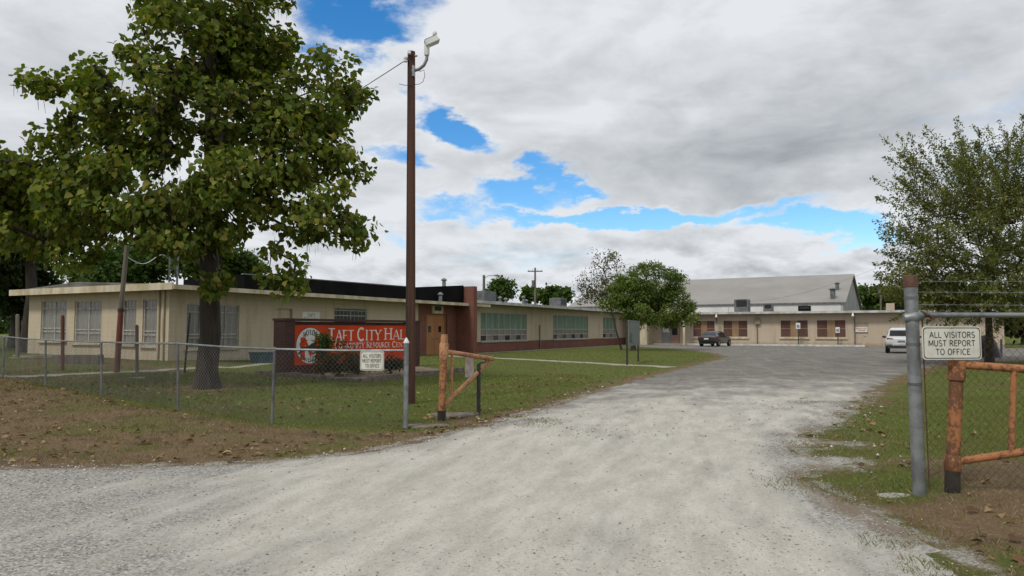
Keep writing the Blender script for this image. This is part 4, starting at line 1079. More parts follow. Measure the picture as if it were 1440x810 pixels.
MB().tube([J(570, 80), J(570.4, 82), J(570.2, 84), J(570.4, 87)], [.03, .045, .03, .04], 10).build('insulator', MATS['white_plastic'], lp, smooth=True)
MB().tube([J(574, 84), J(570, 84)], .012, 6).build('insulator_pin', MATS['dull_metal'], lp)
MB().cube(J(574, 73).x, J(578, 73).x, 14.42, 14.50, J(575, 77).z, J(575, 72.5).z).build('top_bracket', MATS['white_plastic'], lp)
MB().tube([J(583, 79), J(587, 78.5)], .018, 6).build('bolt', MATS['dull_metal'], lp)
wr = MB(); wr.tube([J(590, 101), J(596, 98), J(597.5, 106), J(595, 115), J(589, 118.5), J(579, 119), J(570, 120), J(561, 118)], .006, 5); wr.build('cable', MATS['black_rubber'], lp)
svc = MB(); p0 = J(570, 85); p1 = at(330, 200, 26.0) ; pts = [p0.lerp(p1, k / 14) - Vector((0, 0, .35 * math.sin(math.pi * k / 14))) for k in range(15)]
tag(svc.tube(pts, .009, 5).build('overhead_cable', MATS['black_rubber'], None, p0), 'thin black service cable running from the light pole top into the large tree', 'cable')

# ------------------------------------------------------------------ brick sign
SG = Frame((-7.35, 24.0), R(31.5))
s0, s1 = SG.t(413), SG.t(577)
zt = SG.z(413, 452); SGB = float(hgt(-7, 24)) - .25
sign = thing('monument_sign', G(-7.35, 24.0), 'orange-red city hall sign board set in a dark brick surround behind the fence', 'sign')
pz1, pz0 = SG.z(413, 457), SG.z(413, 514)
mb = MB().box(SG, s0 - .03, s1 + .08, -.40, -.02, SGB, zt); mb.build('brick_surround', MATS['dark_brick'], sign)
MB().box(SG, s0 - .45, s0 - .032, -.46, .10, SGB, zt + .02).build('brick_pier', MATS['dark_brick'], sign)
MB().box(SG, s1 + .082, s1 + .5, -.46, .10, SGB, zt + .02).build('brick_pier', MATS['dark_brick'], sign)
MB().box(SG, s0 - .48, s1 + .53, -.49, .13, zt + .022, zt + .10).build('coping', MATS['dark_brick'], sign)
pn_ = MB().box(SG, s0, s1, -.018, .03, pz0, pz1).build('panel', MATS['orange_panel'], sign)
nf = .034
def word(s, px0, px1, y0, y1, small=None, mat='panel_white', **kw):
    a, b_ = SG.t(px0, nf), SG.t(px1, nf); pm = px0
    return text(MB(), SG, s, a, b_, SG.z(pm, y1, nf), SG.z(pm, y0, nf), nf, small=small, **kw).build('lettering', MATS[mat], pn_)
word('TAFT', 461.5, 498.5, 461.5, 479.5, .86); word('CITY', 502.5, 536.5, 461.5, 478.8, .86); word('HALL', 540.5, 578, 461.5, 477.6, .86)
word('COMMUNITY', 471, 513, 481, 490.5, .82); word('RESOURCE', 515.8, 549, 480.7, 489, .82); word('CENTER', 551.6, 579, 480.4, 488.2, .82)
word('OK. 74463', 543, 568, 496.3, 501.5, mat='red_ink')
# round emblem: white oval, orange M, black panther
ec = SG.t(436.5, nf); ez = SG.z(436, 486, nf); erx = (SG.t(457, nf) - SG.t(416, nf)) / 2 * .97; erz = SG.z(436, 460, nf) - ez
ov = lambda k, n: [SG.p(ec + erx * k * math.cos(R(a)), n, ez + erz * k * math.sin(R(a))) for a in range(0, 360, 8)]
em_ = MB().poly(ov(1.0, nf + .001)).build('emblem', MATS['black_ink'], pn_)
MB().poly(ov(.965, nf + .003)).build('oval', MATS['panel_white'], em_)
E2 = lambda x, z, n: SG.p(ec + x * erx, n, ez + z * erz)
mb = MB()
for pl in ([(-.68, -.72), (-.68, .45), (-.36, .45), (-.36, -.80)], [(-.36, .45), (.02, -.25), (.02, -.62), (-.36, .05)], [(.40, .45), (.02, -.25), (.02, -.62), (.40, .05)], [(.40, -.78), (.40, .45), (.70, .45), (.70, -.66)]):
    mb.poly([E2(a, b_, nf + .005) for a, b_ in pl])
mb.build('emblem_letter', MATS['orange_panel'], em_)
cat_ = [(-.62, -.08), (-.70, .10), (-.50, .20), (-.35, .30), (-.37, .33), (-.55, .25), (-.76, .12), (-.68, -.10), (-.72, -.30), (-.86, -.38), (-.80, -.48), (-.62, -.36), (-.50, -.26),
        (-.1, -.27), (.20, -.22), (.30, -.30), (.62, -.28), (.62, -.22), (.42, -.18), (.38, -.04), (.47, .02), (.46, .14), (.36, .20), (.28, .17), (.10, .12), (-.12, -.02), (-.4, -.06)]
MB().poly([E2(a, b_, nf + .007) for a, b_ in cat_]).build('emblem_animal', MATS['black_ink'], em_)
def arct(s, r0, a0, a1, hgt_, mat):
    k = len(s)
    for i, ch in enumerate(s):
        a = a0 + (a1 - a0) * (i + .5) / k; x = r0 * math.cos(R(a)); z = r0 * math.sin(R(a)); wd = .20
        text(MB(), SG, ch, ec + (x - wd / 2) * erx, ec + (x + wd / 2) * erx, ez + (z - hgt_ / 2) * erz, ez + (z + hgt_ / 2) * erz, nf + .009).build('emblem_lettering', MATS[mat], em_)
arct('MOTON', .72, 132, 48, .26, 'black_ink'); arct('PANTHERS', .80, 215, 325, .20, 'dark_post')
# edging of the bed
ed = [(-8.6, 24.2), (-4.35, 20.4), (-1.75, 25.2)]
k_ = 0
edg = thing('bed_edging', G(-4.35, 20.4), 'low dark stone edging round the brown bed in front of the orange-red sign', 'edging')
for i in range(2):
    a = Vector(ed[i]); b_ = Vector(ed[i + 1]); L = (b_ - a).length; n_ = int(L / .42); d = (b_ - a) / L; m_ = Vector((-d.y, d.x))
    for j in range(n_):
        s_ = L * j / n_; e_ = L * (j + 1) / n_ - .02; h_ = rnd.uniform(.10, .16); w_ = rnd.uniform(.07, .1)
        c = [a + d * s_ + m_ * w_, a + d * e_ + m_ * w_, a + d * e_ - m_ * w_, a + d * s_ - m_ * w_]
        g_ = float(hgt(*c[0]))
        mb = MB().prism([Vector((p.x + rnd.uniform(-.015, .015), p.y + rnd.uniform(-.015, .015), g_ - .1)) for p in c[::-1]], (rnd.uniform(-.01, .01), 0, h_ + .1)); mb.build('stone', MATS['edging_stone'], edg)

# ------------------------------------------------------------------ posts, poles and oddments in the left yard
def leaning(name, b0, b1, Y0, Y1, r, label, cat, mat, r1=None, parts=None):
    base = gp(*b0) if Y0 is None else at(b0[0], b0[1], Y0); top = at(b1[0], b1[1], (Y1 or base.y))
    t_ = thing(name, base, label, cat)
    return t_, base, top
def simple_post(px, py, pt, r, label, mat, foot=False, sq=False):
    b_ = gp(px, py); top = at(px + rnd.uniform(-.5, .5), pt, b_.y)
    t_ = thing('yard_post', b_, label, 'post')
    MB().tube([b_ - Vector((0, 0, .2)), top], r, 4 if sq else 10).build('shaft', MATS[mat], t_)
    MB().tube([top + Vector((0, 0, .001)), top + Vector((0, 0, .03))], [r * 1.05, r * .4], 4 if sq else 10).build('top', MATS[mat], t_)
    if foot: MB().tube([b_ + Vector((0, 0, -.1)), b_ + Vector((0, 0, .03))], r * 4.2, 9).build('concrete_foot', MATS['pale_concrete'], t_)
simple_post(193, 532, 458, .055, 'grey square post on a concrete foot, just right of the leaning red pole', 'grey_wood', True, True)
simple_post(88.5, 515, 444, .055, 'dull red post by the dark planter in the left yard', 'red_post')
simple_post(25, 503, 443, .07, 'pale weathered post at the far left edge of the yard', 'grey_wood', True)
b_ = gp(164, 517); top = at(178.5, 345, b_.y); mid = at(170, 436, b_.y)
up = thing('leaning_pole', b_, 'leaning pole painted red below and grey above, in front of the end wall', 'pole')
MB().tube([b_ - Vector((0, 0, .2)), mid], [.095, .085], 10).build('red_shaft', MATS['red_post'], up, smooth=True)
MB().tube([mid + Vector((0, 0, -.05)), mid + Vector((0, 0, .05))], .10, 10).build('collar', MATS['dark_post'], up)
MB().tube([mid + Vector((0, 0, .04)), top], [.078, .07], 10).build('grey_shaft', MATS['grey_wood'], up, smooth=True)
b_ = gp(259, 526); top = at(267, 440, b_.y); ds = thing('guy_stake', b_, 'thin dark slanted rod standing left of the big tree trunk', 'rod')
MB().tube([b_ - Vector((0, 0, .1)), top], .035, 8).build('shaft', MATS['dark_post'], ds); MB().tube([b_ + Vector((0, 0, -.05)), b_ + Vector((0, 0, .02))], .12, 8).build('foot', MATS['pale_concrete'], ds)
# trough and slab
c = gp(92, 512); pt_ = thing('planter_trough', c, 'dark weathered wooden trough on the ground below the end wall windows', 'planter')
TF = Frame((gp(73, 511).x, gp(73, 511).y), R(80)); zz = c.z
for args in ((0, 1.5, -.05, 0, -.05, .33), (0, 1.5, -.55, -.5, -.05, .33), (0, .05, -.499, -.051, -.05, .33), (1.45, 1.5, -.499, -.051, -.05, .33), (.051, 1.449, -.499, -.051, .0, .26)):
    a0, a1, b0, b1, q0, q1 = args; MB().box(TF, a0, a1, b0, b1, zz + q0, zz + q1).build('board' if q1 > .3 else 'soil', MATS['grey_wood' if q1 > .3 else 'mulch'], pt_)
c = gp(58, 501); cs = thing('concrete_ring', c, 'low pale concrete slab ring lying beside the dark trough', 'slab')
mb = MB()
ring = [(c.x + 1.1 * math.cos(R(a)), c.y + .7 * math.sin(R(a))) for a in range(0, 360, 20)]
for i in range(18):
    j = (i + 1) % 18; a, b2 = ring[i], ring[j]; a2 = (c.x + (a[0] - c.x) * .8, c.y + (a[1] - c.y) * .8); b3 = (c.x + (b2[0] - c.x) * .8, c.y + (b2[1] - c.y) * .8)
    mb.prism([Vector((*a, c.z - .1)), Vector((*b2, c.z - .1)), Vector((*b3, c.z - .1)), Vector((*a2, c.z - .1))], (0, 0, .17))
mb.build('rim', MATS['pale_concrete'], cs)
MB().poly([Vector((c.x + (p[0] - c.x) * .79, c.y + (p[1] - c.y) * .79, c.z + .03)) for p in ring]).build('bottom', MATS['concrete'], cs)
# teal bin by the long wall
b_ = gp(363, 509); tb = thing('storage_bin', b_, 'dark teal plastic bin standing against the beige wall right of the big trunk', 'bin')
BF = Frame((gp(350, 509).x, gp(350, 509).y), R(70)); zz = b_.z; wd = (gp(377, 509) - gp(350, 509)).length
MB().prism([BF.p(.05, 0, zz), BF.p(wd - .05, 0, zz), BF.p(wd, .0, zz + .40), BF.p(0, .0, zz + .40)], BF.n * -.5).build('tub', MATS['teal_plastic'], tb)
MB().box(BF, -.03, wd + .03, -.53, .03, zz + .402, zz + .45).build('lid', MATS['teal_plastic'], tb)
for k in (.3, .7): MB().box(BF, wd * k - .06, wd * k + .06, .004, .03, zz + .25, zz + .29).build('handle', MATS['teal_plastic'], tb)
# lattice mast behind the front block
my = 46.0; m0 = at(243, 420, my); mt = at(243, 318, my); mast = thing('lattice_mast', Vector((m0.x, m0.y, .3)), 'slim grey lattice radio mast rising behind the front block', 'mast')
lg_ = [Vector((m0.x + dx_, m0.y + dy_, 0)) for dx_, dy_ in ((-.28, 0), (.28, 0), (0, .45))]
for p in lg_: MB().tube([p, Vector((p.x, p.y, mt.z + 3))], .035, 6).build('leg', MATS['dull_metal'], mast)
z_ = 3.0; k = 0
while z_ < mt.z + 2.9:
    for i in range(3):
        a, b2 = lg_[i], lg_[(i + 1) % 3]
        MB().tube([Vector((a.x, a.y, z_)), Vector((b2.x, b2.y, z_ + .45))] if k % 2 else [Vector((b2.x, b2.y, z_)), Vector((a.x, a.y, z_ + .45))], .016, 4).build('brace', MATS['dull_metal'], mast)
    z_ += .45; k += 1
wv = MB(); p0 = at(180, 362, 27); p1 = at(238, 365, 45); wpts = [p0.lerp(p1, k / 16) + Vector((0, 0, -.25 * math.sin(k / 16 * 6.28) )) for k in range(17)]
tag(wv.tube(wpts, .016, 5).build('overhead_cable', MATS['white_plastic'], None, p0), 'wavy pale cable strung between the leaning pole and the lattice mast', 'cable')

# ------------------------------------------------------------------ notice board on the lawn island
n0 = gp(882, 513.5); n1 = gp(897.5, 508.5); nb = thing('notice_board', n0, 'tall grey-green board on two dark posts standing on the lawn island', 'notice board')
zt0 = at(884, 450, n0.y).z; zb0 = at(884, 487, n0.y).z
for p in (n0, n1): MB().tube([p - Vector((0, 0, .2)), Vector((p.x, p.y, zt0 - .03))], .045, 8).build('post', MATS['dark_post'], nb)
dirn = Vector((n1.x - n0.x, n1.y - n0.y, 0)); 
NF = Frame((n0.x, n0.y), math.atan2(dirn.x, dirn.y)); bl = dirn.length
bd = MB().box(NF, -.06, bl + .06, .047, .08, zb0, zt0).build('board', MATS['board_grey'], nb)
mb = MB()
for z_ in (zb0 + .002, zt0 - .06): mb.box(NF, -.06, bl + .06, .082, .10, z_, z_ + .055)
mb.build('rail', MATS['dull_metal'], bd)
plain('flaked_mark', (.05, .06, .055), (.12, .13, .12), 9, .8)
mb = MB()
for k in range(9): 
    a = rnd.uniform(.02, .2) * bl; z_ = zb0 + (zt0 - zb0) * (.1 + .045 * k + rnd.uniform(0, .02)); mb.poly([NF.p(a, .083, z_), NF.p(a + bl * rnd.uniform(.08, .25), .083, z_ - .02), NF.p(a + bl * .1, .083, z_ + .09)])
mb.build('worn_marks', MATS['flaked_mark'], bd)

# ------------------------------------------------------------------ parking signs
plain('sign_blue', (.02, .10, .36), (.03, .12, .38), 10, .5)
for px, pyb, y0, y1, nm in ((1122.5, 482, 454, 462.5, 'left'), (1178, 486, 460, 468, 'right')):
    t_ = RW.t(px, 1.2); b_ = RW.p(t_, 1.2, .05)
    ps = thing('parking_sign', b_, 'white accessible parking sign on a dark post, %s of the two' % nm, 'sign', 'accessible parking signs')
    z0, z1 = RW.z(px, y1, 1.25), RW.z(px, y0, 1.25); h_ = z1 - z0; wd = h_ * .68
    MB().tube([b_, RW.p(t_, 1.2, z1 + .02)], .045, 8).build('post', MATS['dark_post'], ps)
    MB().box(RW, t_ - wd / 2, t_ + wd / 2, 1.25, 1.265, z0, z1).build('plate', MATS['white_sign'], ps)
    c = z0 + h_ * .42; s_ = wd * .30
    MB().box(RW, t_ - s_, t_ + s_, 1.268, 1.27, c - s_ * 1.1, c + s_ * 1.1).build('blue_field', MATS['sign_blue'], ps)
    mb = MB(); W_ = lambda x, z: RW.p(t_ + x * s_, 1.273, c + z * s_)
    ar = arc(0, -.35, .45, .45, 120, 390, 10)
    for i in range(10):
        a, b2 = ar[i], ar[i + 1]; mb.poly([W_(a[0], a[1]), W_(b2[0], b2[1]), W_(b2[0] * .7, -.35 + (b2[1] + .35) * .7), W_(a[0] * .7, -.35 + (a[1] + .35) * .7)])
    mb.poly([W_(-.2, .45), W_(0, .45), W_(.05, .0), W_(-.15, .0)]); mb.poly([W_(-.1, .02), W_(.4, .02), W_(.4, -.12), W_(-.1, -.12)]); mb.poly([W_(.3, -.12), W_(.42, -.12), W_(.6, -.6), W_(.46, -.6)])
    mb.poly([W_(-.12 + .16 * math.cos(R(a)), .68 + .16 * math.sin(R(a))) for a in range(0, 360, 45)])
    mb.build('symbol', MATS['white_sign'], ps)

# ------------------------------------------------------------------ far poles
def utility_pole(px, ytop, Y, label, arms=True, lamp=False):
    b_ = at(px, 464, Y); b_.z = 0; top = at(px, ytop, Y)
    t_ = thing('utility_pole' if not lamp else 'street_lamp', b_, label, 'utility pole' if not lamp else 'street lamp')
    MB().tube([b_, top], [.16, .12], 8).build('pole', MATS['grey_wood'], t_)
    if arms:
        MB().cube(top.x - 1.0, top.x + 1.0, Y - .06, Y + .06, top.z - .55, top.z - .40).build('crossarm', MATS['grey_wood'], t_)
        for dx_ in (-.9, -.35, .35, .9): MB().tube([Vector((top.x + dx_, Y, top.z - .40)), Vector((top.x + dx_, Y, top.z - .18))], [.05, .035], 6).build('insulator', MATS['white_plastic'], t_)
        MB().tube([Vector((top.x - .28, Y - .1, top.z - 2.6)), Vector((top.x - .28, Y - .1, top.z - 1.7))], .2, 10).build('transformer', MATS['dull_metal'], t_)
    if lamp:
        MB().tube([top - Vector((0, 0, .3)), top + Vector((.4, 0, -.05)), top + Vector((1.0, 0, -.02))], .035, 6).build('arm', MATS['galvanized'], t_)
        MB().tube([top + Vector((.95, 0, -.02)), top + Vector((1.2, 0, -.02)), top + Vector((1.5, 0, -.07))], [.05, .11, .05], 8).build('lamp_head', MATS['dull_metal'], t_)
utility_pole(680.5, 387, 66, 'grey street lamp with one curved arm behind the brick fin', False, True)
utility_pole(752.5, 376.5, 95, 'utility pole with crossarm behind the classroom wing')
utility_pole(1238.5, 389, 110, 'utility pole with crossarm at the right behind the rear wing')
w0 = at(1000, 425, 90); w1 = at(1262, 366, 60); pts = [w0.lerp(w1, k / 16) - Vector((0, 0, 1.2 * math.sin(math.pi * k / 16))) for k in range(17)]
tag(MB().tube(pts, .007, 4).build('overhead_cable', MATS['black_rubber'], None, w0), 'thin overhead wire crossing the sky above the gabled hall', 'cable')
# tarp-covered thing and small post by the rear wing's right end
c = gp(1392, 503); tarp = thing('covered_grill', c, 'black covered bulky shape standing behind the right-hand visitor notice', 'covered shape')
V = []; prof = [(0, .62, .36), (.35, .60, .36), (.8, .50, .33), (1.05, .36, .28), (1.2, .20, .18), (1.24, .02, .02)]
mb = MB(); k = 12
for z_, rx, ry in prof:
    for i in range(k): a = 2 * math.pi * i / k; wv_ = 1 + .07 * math.sin(a * 5 + z_ * 4); mb.v.append(Vector((c.x + rx * wv_ * math.cos(a) - .18 * z_, c.y + ry * wv_ * math.sin(a), c.z + z_ + .0)))
for j in range(len(prof) - 1):
    for i in range(k): mb.f.append((j * k + i, j * k + (i + 1) % k, (j + 1) * k + (i + 1) % k, (j + 1) * k + i))
mb.build('cover', MATS['black_tarp'], tarp, smooth=True)
MB().tube([Vector((c.x - .5, c.y, c.z - .02)), Vector((c.x + .5, c.y, c.z - .02))], .07, 8).build('base', MATS['dark_post'], tarp)
b_ = gp(1408, 502); pk = thing('yard_post', b_, 'short grey steel post near the right end of the rear wing', 'post')
MB().tube([b_ - Vector((0, 0, .2)), at(1408, 478, b_.y)], .06, 8).build('shaft', MATS['dull_metal'], pk); MB().tube([at(1408, 478, b_.y), at(1408, 476.5, b_.y)], [.07, .03], 8).build('cap', MATS['dull_metal'], pk)

# ------------------------------------------------------------------ cars
plain('tyre', (.012, .012, .012), (.02, .02, .02), 10, .85)
plain('rim', (.30, .31, .32), (.22, .22, .23), 10, .35, metal=.8)
plain('car_plastic', (.014, .014, .015), (.022, .022, .022), 6, .6)
glassy('car_glass', (.012, .015, .018), .05)
glassy('tail_lamp', (.30, .010, .012), .2)
plain('chrome', (.62, .62, .62), (.5, .5, .5), 8, .2, metal=.9)
def carpaint(name, c, metal):
    m, n, b = newmat(name); n.put(b.inputs['Base Color'], n.mix(n.noise(n.pos(), 2, 3), c, tuple(x * .9 for x in c)))
    b.inputs['Metallic'].default_value = metal; b.inputs['Roughness'].default_value = .32; b.inputs['Coat Weight'].default_value = .6; b.inputs['Coat Roughness'].default_value = .08
    MATS[name] = m
carpaint('graphite_paint', (.045, .046, .050), .5); carpaint('white_paint', (.72, .74, .76), 0.0)
def car(name, pos, heading, L, W, H, paint, label, suv):
    """x forward, y left; origin under the middle"""
    root = thing(name, pos, label, 'car')
    fx = Vector((math.sin(heading), math.cos(heading), 0)); fy = Vector((-fx.y, fx.x, 0))
    W2 = W / 2
    T = lambda x, y, z: Vector(pos) + fx * x + fy * y + Vector((0, 0, z))
    if suv: belt, low = .62 * H, .24
    else: belt, low = .64 * H, .20
    # body stations: x, half width, lower edge, upper edge
    if suv: st = [(-.50, .86, .42, .56), (-.485, .95, .33, .60), (-.46, .98, .28, .615), (-.36, 1.0, .25, .62), (0, 1.0, .22, .60), (.22, 1.0, .24, .58), (.36, .98, .26, .565), (.45, .92, .28, .52), (.49, .82, .32, .45), (.5, .7, .36, .40)]
    else: st = [(-.50, .80, .34, .60), (-.49, .90, .28, .665), (-.46, .96, .24, .69), (-.36, 1.0, .22, .70), (-.1, 1.0, .19, .67), (.20, 1.0, .20, .65), (.34, .97, .22, .62), (.44, .90, .23, .55), (.49, .78, .26, .46), (.5, .66, .30, .40)]
    mb = MB(); K = 12
    for xs, hw, zl, zh in st:
        h = W2 * hw; zl *= H * (1 if not suv else 1); zh *= H; zm = (zl + zh) / 2
        ring_ = [(-h * .80, zl), (-h * .96, zl + .06), (-h, zm), (-h * .985, zh - .12), (-h * .93, zh - .03), (-h * .6, zh + .012), (h * .6, zh + .012), (h * .93, zh - .03), (h * .985, zh - .12), (h, zm), (h * .96, zl + .06), (h * .80, zl)]
        for y, z in ring_: mb.v.append(T(xs * L, y, z))
    for i in range(len(st) - 1):
        for j in range(K): mb.f.append((i * K + j, i * K + (j + 1) % K, (i + 1) * K + (j + 1) % K, (i + 1) * K + j))
    mb.f.append(tuple(range(K))[::-1]); mb.f.append(tuple((len(st) - 1) * K + j for j in range(K)))
    body = mb.build('body', MATS[paint], root, smooth=True)
    # cabin: x, half width at foot, at roof, foot z, roof z
    if suv: cb = [(-.478, .90, .80, .60, .64), (-.455, .92, .74, .60, .93), (-.36, .93, .76, .61, .99), (-.1, .93, .77, .60, 1.0), (.10, .92, .76, .585, .97), (.26, .90, .80, .575, .60)]
    else: cb = [(-.40, .88, .80, .68, .71), (-.27, .89, .66, .685, .95), (-.18, .90, .66, .685, .99), (0, .90, .66, .67, 1.0), (.10, .90, .65, .66, .97), (.29, .87, .78, .63, .645)]
    mb = MB(); K = 6
    for xs, wf, wr_, zf, zr_ in cb:
        for y, z in ((-wf, zf * H), (-(wr_ + (wf - wr_) * .12), zr_ * H - .06 * (zr_ - zf) * H / .3), (-wr_ * .86, zr_ * H), (wr_ * .86, zr_ * H), (wr_ + (wf - wr_) * .12, zr_ * H - .06 * (zr_ - zf) * H / .3), (wf, zf * H)): mb.v.append(T(xs * L, y * W2, z))
    for i in range(len(cb) - 1):
        for j in range(K - 1): mb.f.append((i * K + j, i * K + j + 1, (i + 1) * K + j + 1, (i + 1) * K + j))
    mb.f.append(tuple(range(K))[::-1])
    cabin = mb.build('cabin', MATS[paint], root, smooth=True)
    def lerp_quad(a, b_, c, d, u, v): return a.lerp(b_, u).lerp(d.lerp(c, u), v)
    def glass(nm, a, b_, c, d, m0=.08, m1=.12, off=.012, mat='car_glass'):
        n_ = (b_ - a).cross(d - a).normalized()
        cen = (a + b_ + c + d) / 4; 
        if n_.dot(cen - T(0, 0, H * .7)) < 0: n_ = -n_
        qd = [lerp_quad(a, b_, c, d, u, v) + n_ * off for u, v in ((m0, m1), (1 - m0, m1), (1 - m0, 1 - m1), (m0, 1 - m1))]
        MB().prism(qd, -n_ * .02).build(nm, MATS[mat], cabin)
    cv = lambda i, j: mb.v[i * K + j]
    glass('rear_window', cv(0, 2), cv(0, 3), cv(1, 3), cv(1, 2), -.03, .12, .014)
    glass('windscreen', cv(5, 2), cv(5, 3), cv(4, 3), cv(4, 2), -.03, .1, .014)
    for j0, j1 in ((0, 1), (5, 4)):
        glass('side_window', cv(1, j0), cv(2, j0), cv(2, j1), cv(1, j1), .10, .14); glass('side_window', cv(2, j0), cv(3, j0), cv(3, j1), cv(2, j1), .05, .14); glass('side_window', cv(3, j0), cv(4, j0), cv(4, j1), cv(3, j1), .05, .14)
    rw_ = .345 if suv else .325
    for sx in (-.31, .30):
        for sy in (-1, 1):
            y0 = sy * (W2 - .21); y1 = sy * (W2 + .012)
            wl = MB().tube([T(sx * L, y0, rw_), T(sx * L, y0 * .97 + y1 * .03, rw_), T(sx * L, y1 - sy * .03, rw_), T(sx * L, y1, rw_)], [rw_ * .95, rw_, rw_, rw_ * .93], 18).build('wheel', MATS['tyre'], root, smooth=True)
            MB().tube([T(sx * L, y1 - sy * .01, rw_), T(sx * L, y1 + sy * .012, rw_)], rw_ * .64, 12).build('rim', MATS['rim'], wl)
            # dark wheel arch
            mb2 = MB(); ro = rw_ * 1.16; pts = [T(sx * L + ro * math.cos(R(a)), sy * (W2 * 1.0 - .035), rw_ + ro * math.sin(R(a))) for a in range(-20, 201, 20)]
            mb2.prism(pts, fy * sy * .045).build('wheel_arch', MATS['car_plastic'], body)
    # rear details
    xr = -.5 * L
    if suv:
        for sy in (-1, 1):
            MB().prism([T(xr - .03, sy * W2 * .50, .585 * H), T(xr - .03, sy * W2 * .90, .60 * H), T(xr - .03, sy * W2 * .90, .56 * H), T(xr - .03, sy * W2 * .50, .555 * H)], fx * .08).build('tail_lamp', MATS['tail_lamp'], body)
            MB().tube([T(.16 * L, sy * W2 * .98, .61 * H), T(.16 * L, sy * W2 * 1.14, .63 * H), T(.14 * L, sy * W2 * 1.20, .63 * H)], [.03, .09, .07], 8).build('mirror', MATS['car_plastic'], root)
            MB().tube([T(-.38 * L, sy * W2 * .66, H + .01), T(.02 * L, sy * W2 * .66, H + .03)], .02, 6).build('roof_rail', MATS['car_plastic'], cabin)
        MB().prism([T(xr - .03, -W2 * .88, .30 * H), T(xr - .03, W2 * .88, .30 * H), T(xr - .03, W2 * .84, .20 * H), T(xr - .03, -W2 * .84, .20 * H)][::-1], fx * .25).build('bumper', MATS['car_plastic'], body)
        MB().prism([T(xr - .045, -W2 * .55, .335 * H), T(xr - .045, W2 * .55, .335 * H), T(xr - .045, W2 * .55, .30 * H), T(xr - .045, -W2 * .55, .30 * H)][::-1], fx * .1).build('bumper_trim', MATS['chrome'], body)
        MB().prism([T(xr - .01, -.22, .50 * H), T(xr - .01, .22, .50 * H), T(xr - .01, .22, .43 * H), T(xr - .01, -.22, .43 * H)][::-1], fx * .05).build('number_plate', MATS['board_grey'], body)
        MB().prism([T(xr + .02, -W2 * .6, .535 * H), T(xr + .02, W2 * .6, .535 * H), T(xr + .02, W2 * .6, .51 * H), T(xr + .02, -W2 * .6, .51 * H)][::-1], fx * .04).build('trim', MATS['car_plastic'], body)
    else:
        for sy in (-1, 1):
            MB().prism([T(xr + .02, sy * W2 * .48, .64 * H), T(xr + .10, sy * W2 * .93, .645 * H), T(xr + .08, sy * W2 * .93, .56 * H), T(xr + .0, sy * W2 * .52, .555 * H)], fx * .12 - fx * .16).build('tail_lamp', MATS['tail_lamp'], body)
            MB().tube([T(.17 * L, sy * W2 * .98, .66 * H), T(.17 * L, sy * W2 * 1.12, .68 * H), T(.155 * L, sy * W2 * 1.18, .68 * H)], [.03, .08, .06], 8).build('mirror', MATS['graphite_paint'], root)
            MB().tube([T(xr - .02, sy * W2 * .6, .22 * H), T(xr + .1, sy * W2 * .6, .22 * H)], .05, 8).build('exhaust', MATS['chrome'], body)
        MB().prism([T(xr - .015, -W2 * .46, .625 * H), T(xr - .015, W2 * .46, .625 * H), T(xr - .015, W2 * .46, .60 * H), T(xr - .015, -W2 * .46, .60 * H)][::-1], fx * .05).build('chrome_strip', MATS['chrome'], body)
        MB().prism([T(xr - .02, -.22, .55 * H), T(xr - .02, .22, .55 * H), T(xr - .02, .22, .46 * H), T(xr - .02, -.22, .46 * H)][::-1], fx * .05).build('number_plate', MATS['white_sign'], body)
        MB().prism([T(xr - .025, -W2 * .72, .25 * H), T(xr - .025, W2 * .72, .25 * H), T(xr - .025, W2 * .66, .17 * H), T(xr - .025, -W2 * .66, .17 * H)][::-1], fx * .2).build('diffuser', MATS['car_plastic'], body)
    return root
c = gp(1004, 486.0); c = Vector((at(1006, 480, 70).x, 70.0, float(hgt(22, 70)) + .016))
car('parked_sedan', c, R(36), 4.85, 1.86, 1.47, 'graphite_paint', 'dark grey sedan parked nose-in at the white kerb of the rear wing', False)
c = Vector((at(1268, 480, 50).x, 50.0, float(hgt(27, 50)) + .016))
car('parked_suv', c, R(29), 4.8, 1.95, 1.74, 'white_paint', 'white SUV parked facing the rear wing, partly behind the tall galvanized post', True)
# ================================================================== TREES
plain('bark_dark', (.055, .042, .032), (.030, .024, .019), 7, .95, streak=.2, bump=.9, bscale=22)
plain('bark_grey', (.12, .10, .082), (.07, .058, .048), 6, .95, streak=.25, bump=.6, bscale=22)
leafmat('leaves', .30)
leafmat('leaf_litter', .1, .8)
leafmat('pods_mat', .15, .7)
leafmat('stones_mat', .0, .9)
HEART = (np.array([(0, 0, 0), (.42, .16, .06), (.36, .55, .05), (0, 1.0, -.16), (-.36, .55, .05), (-.42, .16, .06), (0, .45, -.04)], float),
         np.array([(0, 1, 6), (1, 2, 6), (2, 3, 6), (3, 4, 6), (4, 5, 6), (5, 0, 6)]))
OVAL = (np.array([(0, 0, 0), (.26, .45, .05), (0, 1, -.08), (-.26, .45, .05)], float), np.array([(0, 1, 2), (0, 2, 3)]))
CLUMP = (np.array([(0, 0, 0), (.45, .30, .1), (.30, .85, -.05), (-.12, 1.0, .06), (-.48, .55, -.08), (-.3, .1, .05)], float), np.array([(0, 1, 2), (0, 2, 3), (0, 3, 4), (0, 4, 5)]))
def unit(a): return a / (np.linalg.norm(a, axis=1, keepdims=True) + 1e-9)
